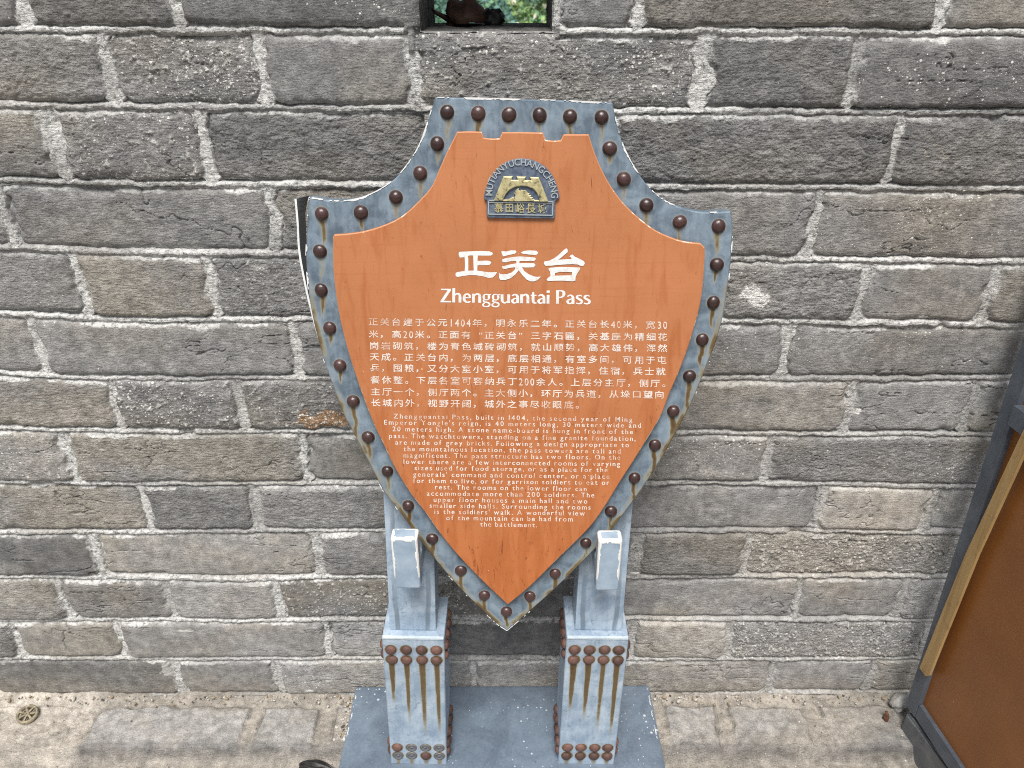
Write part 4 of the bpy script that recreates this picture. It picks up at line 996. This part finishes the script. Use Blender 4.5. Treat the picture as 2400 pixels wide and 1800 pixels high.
MR = make_leg(0.1424, R(0.9), set(), 13)
for (cx0, cx1, roll) in ((-0.2124, -0.1319, R(0.8)), (0.109, 0.191, R(1.4))):
    M_ = Matrix.Translation(((cx0 + cx1) / 2, CAM_Y + 0.977, HB + LH - 0.001)) @ Matrix.Rotation(roll, 4, 'Y') @ Matrix.Rotation(-LEAN, 4, 'X')
    h = (cx1 - cx0) / 2; mb = MB(); mb.box((-h, 0, 0.001), (h, 0.062, 0.40), M=M_, bev=0.003)
    me = mb.mesh('post'); bmp = bmesh.new(); bmp.from_mesh(me); bmesh.ops.subdivide_edges(bmp, edges=[e for e in bmp.edges if e.calc_length() > .03], cuts=60, use_grid_fill=True); bmp.to_mesh(me); bmp.free()
    co = np.array([M_.inverted() @ v.co for v in me.vertices]); wv = .0035 * fbm(co[:, 2] * 14 + cx0, co[:, 2] * 0, 81, 3)
    fattr(me, 'band', (1 - sst(.0032, .0050, np.abs(np.abs(co[:, 0]) - h + .012 + wv))) * sst(-.5, .1, fbm(co[:, 2] * 9, co[:, 0] * 20, 83, 2)) * (co[:, 1] < .004))
    put('post', me, M_LEG, ROOT)
    mb = MB(); mb.box((-h * .6, -0.030, 0.30), (h * .6, 0.004, 0.36), M=M_, bev=.002); put('bracket', mb.mesh('bracket'), M_DARK, ROOT)
# hooks that hold the shield: an arm out of the post, turned up in front of the rim
def make_hook(pxs, dy, seed):
    c = hit(pxs, (0, CAM_Y + 0.915, 0), (0, 1, 0)); x0, x1 = c[:, 0].min(), c[:, 0].max(); z1, z0 = c[:, 2].max(), c[:, 2].min()
    y0 = CAM_Y + 0.915; y1 = y0 + 0.026
    bm = bmesh.new(); bmesh.ops.create_cube(bm, size=1)
    for v in bm.verts: v.co = Vector(((x0 + x1) / 2 + v.co.x * (x1 - x0), (y0 + y1) / 2 + v.co.y * (y1 - y0), (z0 + z1) / 2 + v.co.z * (z1 - z0)))
    bmesh.ops.bevel(bm, geom=bm.edges[:], offset=.0045, segments=3, profile=.5, affect='EDGES')
    bmesh.ops.subdivide_edges(bm, edges=[e for e in bm.edges if e.calc_length() > .004], cuts=22, use_grid_fill=True)
    me = bpy.data.meshes.new('hook'); bm.to_mesh(me); bm.free()
    co = np.array([v.co for v in me.vertices]); d = np.stack([np.minimum(co[:, 0] - x0, x1 - co[:, 0]), np.minimum(co[:, 1] - y0, y1 - co[:, 1]), np.minimum(co[:, 2] - z0, z1 - co[:, 2])], -1); d.sort(1)
    e = d[:, 1] + .0030 * fbm(co[:, 0] * 90, co[:, 2] * 60 + co[:, 1] * 50, seed, 4) ; low = sst(z0 + .012, z0 + .05, co[:, 2])
    fattr(me, 'bare', (1 - sst(.0036, .0046, e)) * (.25 + .75 * low))
    hk = put('hook', me, M_HOOK, ROOT)
    mb = MB(); mb.box((x0 + .002, y1 - .002, z0 + .003), (x1 - .002, CAM_Y + 1.000, z0 + .034), bev=.002); put('arm', mb.mesh('arm'), M_LEG, hk)
m, t, b = newmat('hook_paint'); g = G(t); n1 = g.noise(30, 6, .6); n2 = g.noise(260, 5, .65)
c_ = g.mix(g.ramp(n1, [(0.35, 0.0), (0.7, 1.0)]), (.25, .33, .42), (.38, .47, .56)); ba = g.attr('bare')
c_ = g.mix(g.ramp(g.math('MULTIPLY', ba, g.math('ADD', .55, n2)), [(0.35, 0.0), (0.5, 1.0)]), c_, (.80, .80, .78)); g.to(c_, b.inputs['Base Color']); b.inputs['Roughness'].default_value = .45; g.bump(ba, .5, .001, b); M_HOOK = m
make_hook([(917, 1262), (978, 1262), (925, 1380), (978, 1381)], 0, 71)
make_hook([(1403, 1266), (1452, 1266), (1404, 1386), (1450, 1386)], 0, 75)

# ================================================================== SIDE SIGN ON THE RIGHT
RZ = 0.056
g1 = on_z([(2137, 1654)], RZ)[0]; g2 = on_z([(2232, 1800)], RZ)[0]; g1[2] = g2[2] = 0
sd = (g2 - g1); sd[2] = 0; sd /= np.linalg.norm(sd); sn = np.array((sd[1], -sd[0], 0))     # sn points left, to the viewer's side
if sn[0] > 0: sn = -sn
SIDE = empty('side_sign', tuple(g1 + sd * .3 - sn * .03)); tag(SIDE, 'brown-panelled signboard with dark grey frame standing edge-on at the right of the wall', 'sign')
def sp(px, off=0.0): return hit(px, g1 + sn * off, sn)
def loc(P_): q_ = P_ - g1; return np.stack([q_ @ sd, q_[:, 2]], -1)
def side3(s_, z_, off): return g1 + sd * s_ + np.array((0, 0, z_)) + sn * off
def slab(mb, poly, off, th, m=0):
    n = len(poly); V = [side3(s_, z_, off) for s_, z_ in poly] + [side3(s_, z_, off - th) for s_, z_ in poly]
    F = [tuple(range(n)), tuple(range(2 * n - 1, n - 1, -1))] + [(i, n + i, n + (i + 1) % n, (i + 1) % n) for i in range(n)]
    mb.add(V, F, m)
stile = loc(sp([(2136, 1645), (2249, 1300), (2400, 830)]))
zt_ = 1.25; sl = (stile[2] - stile[0]) / (stile[2][1] - stile[0][1]); top_s = stile[0][0] + sl[0] * (zt_ - stile[0][1])
SW = 0.030; z0_ = stile[0][1]
bott = loc(sp([(2157, 1648), (2268, 1800)]))      # upper edge of the bottom rail
mb = MB(); FT = .012; FOFF = .010
a0 = stile[0]; rz = (bott[0][1] + bott[1][1]) / 2; print('side', stile, bott, sd, sn); slope = (bott[1][1] - bott[0][1]) / (bott[1][0] - bott[0][0] + 1e-9)
slab(mb, [(a0[0], RZ), (a0[0] + SW, RZ), (top_s + SW, zt_), (top_s, zt_)], FOFF, .04)
slab(mb, [(a0[0] + SW + .0005, RZ), (a0[0] + .55, RZ), (a0[0] + .55, rz), (a0[0] + SW + .0005, rz)], FOFF - .002, .036)
zr = loc(sp([(2372, 985)]))[0][1]
slab(mb, [(a0[0] + sl[0] * (zr - z0_) + SW + .0005, zr), (a0[0] + .55, zr), (a0[0] + .55, zr + .035), (a0[0] + sl[0] * (zr + .035 - z0_) + SW + .0005, zr + .035)], FOFF + .006, .044)
put('frame', mb.mesh('frame'), M_DARK, SIDE)
m, t, b = newmat('brown_panel_paint'); g = G(t); n1 = g.noise(7, 4); n2 = g.noise(1.0, 5, .6, vec=g.scaled((60, 60, 9)))
c_ = g.mix(g.ramp(n1, [(0.3, 0.0), (0.7, 1.0)]), (.235, .084, .018), (.30, .112, .026)); c_ = g.mix(g.ramp(n2, [(.6, 0.0), (.75, .35)]), c_, (.16, .055, .014))
vd = g.voro(70); ce = g.voro(70, out='Color'); c_ = g.mix(g.math('LESS_THAN', vd, g.math('MULTIPLY', g.ramp(ce, [(0.80, 0.0), (1.0, 1.0)]), .14)), c_, (.42, .30, .2))
g.to(c_, b.inputs['Base Color']); b.inputs['Roughness'].default_value = .38; g.bump(n2, .06, .002, b); M_BROWN = m
mb = MB(); zp = zr + .001
slab(mb, [(a0[0] + .012, rz - .01), (a0[0] + .545, rz - .01), (a0[0] + .545, zr + .02), (a0[0] + sl[0] * (zr - z0_) + .014, zr + .02)], 0.0, .02)
slab(mb, [(a0[0] + sl[0] * (zr - z0_) + .016, zr + .021), (a0[0] + .545, zr + .021), (a0[0] + .545, zt_ - .01), (top_s + .016, zt_ - .01)], 0.0, .02)
put('panel', mb.mesh('panel'), M_BROWN, SIDE)
m, t, b = newmat('raw_timber'); g = G(t); n1 = g.noise(1.0, 5, .6, vec=g.scaled((120, 120, 7))); n2 = g.noise(40, 5, .65)
c_ = g.mix(g.ramp(n1, [(0.35, 0.0), (0.7, 1.0)]), (.38, .235, .09), (.52, .345, .15)); c_ = g.mix(g.ramp(n2, [(.58, 0.0), (.72, .5)]), c_, (.20, .11, .05))
g.to(c_, b.inputs['Base Color']); b.inputs['Roughness'].default_value = .6; M_TIMBER = m
tb = loc(sp([(2400, 1005), (2262, 1300), (2155, 1565), (2169, 1585), (2177, 1583), (2291, 1300), (2400, 1062)], .018))
up_ = (tb[0] - tb[1]) / (tb[0][1] - tb[1][1]); e0 = tb[0] + up_ * .10; e1 = tb[6] + up_ * .10
mb = MB(); slab(mb, [tuple(p) for p in [e1, tb[6], tb[5], tb[4], tb[3], tb[2], tb[1], tb[0], e0]], .018, .005)
put('trim_strip', mb.mesh('trim_strip'), M_TIMBER, SIDE)
# plinth
PZ = 0.046
pa = on_z([(2123, 1671), (2222, 1800)], PZ)
pd = pa[1] - pa[0]; pd /= np.linalg.norm(pd); pn = np.array((-pd[1], pd[0], 0)); pn = pn if pn[0] > 0 else -pn
A = pa[0]; mb = MB()
lo_ = on_z([(2110, 1716), (2164, 1800)], -0.02)
top = [A, A + pd * .62, A + pd * .62 + pn * .30, A + pn * .30]
botm = [np.array((*p[:2], -0.03)) - np.array((.004, 0, 0)) * (1 if k in (0, 1) else -1) for k, p in enumerate(top)]
bm = bmesh.new(); vt = [bm.verts.new(p) for p in top]; vb = [bm.verts.new(p) for p in botm]
bm.faces.new(vt); bm.faces.new(vb[::-1])
for i in range(4): bm.faces.new((vt[i], vb[i], vb[(i + 1) % 4], vt[(i + 1) % 4]))
bmesh.ops.recalc_face_normals(bm, faces=bm.faces[:]); bmesh.ops.bevel(bm, geom=bm.edges[:], offset=.004, segments=2, affect='EDGES')
mb.bm(bm); M_PLINTH = paint('plinth_grey_paint', (0.085, 0.092, 0.10), (0.16, 0.165, 0.17), .4, scale=18)
put('plinth', mb.mesh('plinth'), M_PLINTH, SIDE)

# ================================================================== SMALL THINGS
def lump(name, loc_, size, seed, mat, label, cat, sub=3, rough=.35, rot=0.0):
    bm = bmesh.new(); bmesh.ops.create_icosphere(bm, subdivisions=sub, radius=1)
    co = np.array([v.co for v in bm.verts]); d = 1 + rough * fbm(co[:, 0] * 1.7 + 5 + seed, co[:, 1] * 1.7 + co[:, 2] * 2.3 + 9, seed, 3)
    for v, k in zip(bm.verts, d):
        q_ = v.co * k; v.co = Matrix.Rotation(rot, 3, 'Z') @ Vector((q_.x * size[0], q_.y * size[1], q_.z * size[2]))
    me = bpy.data.meshes.new(name); bm.to_mesh(me); bm.free(); me.polygons.foreach_set('use_smooth', [sub > 2] * len(me.polygons))
    return tag(put(name, me, mat, None, loc=loc_), label, cat)
def simple(name, lo, hi, sc, rough=.85):
    m, t, b = newmat(name); g = G(t); n = g.noise(sc, 5, .65); g.to(g.mix(g.ramp(n, [(0.35, 0.0), (0.68, 1.0)]), lo, hi), b.inputs['Base Color']); b.inputs['Roughness'].default_value = rough; g.bump(n, .5, .002, b); return m
M_CHUNK = simple('pale_mortar_chunk', (.32, .31, .29), (.55, .54, .51), 160)
M_LEAF = simple('dry_leaf', (.035, .016, .010), (.11, .055, .03), 60, .6)
M_SCRAP = simple('black_plastic', (.010, .010, .010), (.03, .028, .026), 90, .5)
M_IRON = simple('rusty_iron', (.06, .022, .012), (.17, .07, .035), 200)
M_BRASS = simple('weathered_cap', (.10, .085, .055), (.40, .34, .23), 150, .55)
p = on_z([(2112, 1648)], 0.016)[0]
lump('mortar_chunk', p, (.023, .016, .018), 3, M_CHUNK, 'pale broken mortar chunk wedged beside the frame foot of the side sign', 'stone', 3, .55, .4)
# things lying on the loophole's sill
ys = WT - 0.045
def sillp(px): return hit([px], (0, ys, 0), (0, 1, 0))[0]
a = sillp((1108, 50)); zsl = OZ0 - 0.002
w_ = (sillp((1140, 50)) - sillp((1078, 50)))[0] / 2; hh = (sillp((1108, 27)) - a)[2]
# a curled dead leaf: a domed, ribbed blade with a pointed tip and a stalk
nu, nv = 26, 12; U, V_ = np.meshgrid(np.linspace(-1, 1, nu), np.linspace(-1, 1, nv))
wid = np.sqrt(np.clip(1 - U ** 2, 0, 1)) ** .8
Xl = a[0] + U * w_ * 1.55 - 0.010; Yl = ys + V_ * wid * .030; Zl = zsl + .006 + (1 - V_ ** 2) * wid * (.034 + .004 * np.sin(U * 7)) + .004 * fbm(U * 3, V_ * 3, 601, 3) * wid + .012 * sst(-.55, -1.0, U)
Pg = np.stack([Xl, Yl, Zl], -1); me = gridmesh('dead_leaf', Pg)
lf = put('dead_leaf', me, M_LEAF); sm_ = lf.modifiers.new('thick', 'SOLIDIFY'); sm_.thickness = .0016
tag(lf, 'curled dark brown dead leaf lying on the sill of the loophole', 'leaf')
def tube(pts, rad, seg=8):
    V = []; F = []; pts = [Vector(p) for p in pts]
    for i, p in enumerate(pts):
        d = (pts[min(i + 1, len(pts) - 1)] - pts[max(i - 1, 0)]).normalized(); q_ = d.to_track_quat('Z', 'Y'); r_ = rad[i] if hasattr(rad, '__len__') else rad
        V += [p + q_ @ Vector((r_ * math.cos(2 * math.pi * k / seg), r_ * math.sin(2 * math.pi * k / seg), 0)) for k in range(seg)]
    for i in range(len(pts) - 1):
        for k in range(seg): F.append((i * seg + k, i * seg + (k + 1) % seg, (i + 1) * seg + (k + 1) % seg, (i + 1) * seg + k))
    F += [tuple(range(seg - 1, -1, -1)), tuple(range(len(V) - seg, len(V)))]
    return V, F
tw_p = [sillp(q_) for q_ in ((1012, 20), (1022, 30), (1036, 37), (1050, 44), (1066, 52))]
mb = MB(); mb.add(*tube(tw_p, [.0015, .003, .0035, .005, .006])); q0 = [sillp(q_) for q_ in ((1052, 44), (1056, 36), (1057, 29))]; mb.add(*tube(q0, [.006, .005, .0015]))
mb.add(*tube([sillp(q_) for q_ in ((1066, 52), (1058, 58), (1052, 64))], [.006, .007, .008]))
tag(put('dry_twig', mb.mesh('dry_twig', True), M_LEAF), 'dark forked dry twig at the left of the loophole sill', 'twig')
b0 = sillp((1160, 55)); lump('rubble_stone', (b0[0] - .002, ys + .006, zsl + .011), (.016, .012, .014), 8, M_SCRAP, 'small black lump of rubble beside the dead leaf in the loophole', 'stone', 3, .6)
# small round perforated cap on the plaster at the far left
c0 = on_z([(64, 1674)], 0.012)[0]; mb = MB(); r0 = .0205
for ra, rb, h0 in ((r0, r0 * .78, .004), (r0 * .26, 0.0005, .0045)):
    V = []; F = []; sg = 36
    for rr_, zz in ((ra, -.004), (ra, h0 * .7), ((ra + rb) / 2, h0), (rb, h0 * .7), (rb, -.004)): V += [(rr_ * math.cos(2 * math.pi * i / sg), rr_ * math.sin(2 * math.pi * i / sg), zz) for i in range(sg)]
    for k in range(4):
        for i in range(sg): F.append((k * sg + i, k * sg + (i + 1) % sg, (k + 1) * sg + (i + 1) % sg, (k + 1) * sg + i))
    mb.add(V, F)
for k in range(7):
    a_ = 2 * math.pi * k / 7 + .3; mb.box((r0 * .2, -.0018, -.003), (r0 * .84, .0018, .0028), M=Matrix.Rotation(a_, 4, 'Z'), bev=.0006)
me = mb.mesh('round_cap', True); o = put('round_cap', me, M_BRASS, None, loc=c0); o.rotation_euler = (R(9), R(7), 0)
tag(o, 'small round spoked metal cap lying on the pale plaster at far left', 'metal cap')
# rusty bolt stub
c0 = on_z([(2077, 1690)], 0.004)[0]; mb = MB(); mb.add(*tube([(c0[0], c0[1], -.006), (c0[0] + .001, c0[1] + .004, .016), (c0[0] - .001, c0[1] + .008, .024)], [.0052, .0045, .003]))
mb.add(*tube([(c0[0] + .001, c0[1] + .003, .010), (c0[0] - .006, c0[1] + .003, .013)], [.004, .003]))
tag(put('bolt_stub', mb.mesh('bolt_stub', True), M_IRON), 'rusty snapped bolt stub sticking out of the paving near the side sign', 'bolt')
# crumpled black scrap at the lower edge
c0 = on_z([(758, 1800)], -0.015)[0]; nu, nv = 40, 16; U, V_ = np.meshgrid(np.linspace(0, 1, nu), np.linspace(-1, 1, nv))
wd = np.sin(np.clip(U * 1.05 + .02, 0, 1) * math.pi) ** .6
Xs = c0[0] - .050 + U * .085; Ys = c0[1] + V_ * wd * .017 - U * .020 + .008; Zs = -.018 + (1 - V_ ** 2) * wd * .014 + .006 * wd * np.abs(fbm(U * 2, V_ * 4, 611, 3)) + .003 * np.sin(V_ * 9)
o = put('plastic_scrap', gridmesh('plastic_scrap', np.stack([Xs, Ys, Zs], -1)), M_SCRAP); o.modifiers.new('t', 'SOLIDIFY').thickness = .0015
tag(o, 'crumpled black plastic scrap on the earth left of the sign base', 'litter')
# loose grit
rg = np.random.RandomState(77); V = []; F = []; mi = []
ico = bmesh.new(); bmesh.ops.create_icosphere(ico, subdivisions=1, radius=1); iv = np.array([v.co for v in ico.verts]); iF = [[v.index for v in f.verts] for f in ico.faces]; ico.free()
def grit(n, fx, fy_, smin, smax, z):
    for _ in range(n):
        x, y = fx(), fy_(); s_ = smin + (smax - smin) * rg.rand() ** 3; q_ = len(V); sc_ = rg.uniform(.6, 1.3, 3) * s_
        pv_ = iv * (1 + .25 * rg.randn(len(iv), 1)) * sc_; V.extend((pv_ + np.array((x, y, z(y) + s_ * .3))).tolist()); F.extend([[i + q_ for i in f] for f in iF]); mi.extend([int(rg.choice(3, p=(.45, .35, .2)))] * len(iF))
zg = lambda y: (.004 if y > -.125 else -.024)
lx_ = bx0
grit(260, lambda: lx_ - abs(rg.normal(0, .010)) - .003, lambda: rg.uniform(-.11, -.004), .0008, .0038, zg)
grit(900, lambda: rg.uniform(-1.2, 1.2), lambda: -.165 - abs(rg.normal(0, .05)), .0008, .0036, zg)
grit(800, lambda: rg.uniform(-1.2, 1.2), lambda: -abs(rg.normal(0.004, .012)) - .003, .0008, .0038, lambda y: .008)
grit(260, lambda: rg.uniform(-1.2, 1.2), lambda: rg.uniform(-.15, 0), .0006, .0024, zg)
me = mesh('grit', V, F); me.polygons.foreach_set('material_index', mi)
tag(put('grit', me, [simple('grit_pale', (.40, .37, .32), (.6, .57, .52), 90), simple('grit_tan', (.24, .19, .13), (.36, .29, .2), 90), simple('grit_dark', (.05, .045, .04), (.12, .1, .085), 90)]), 'loose pale grit scattered along the foot of the wall', 'grit', kind='stuff')
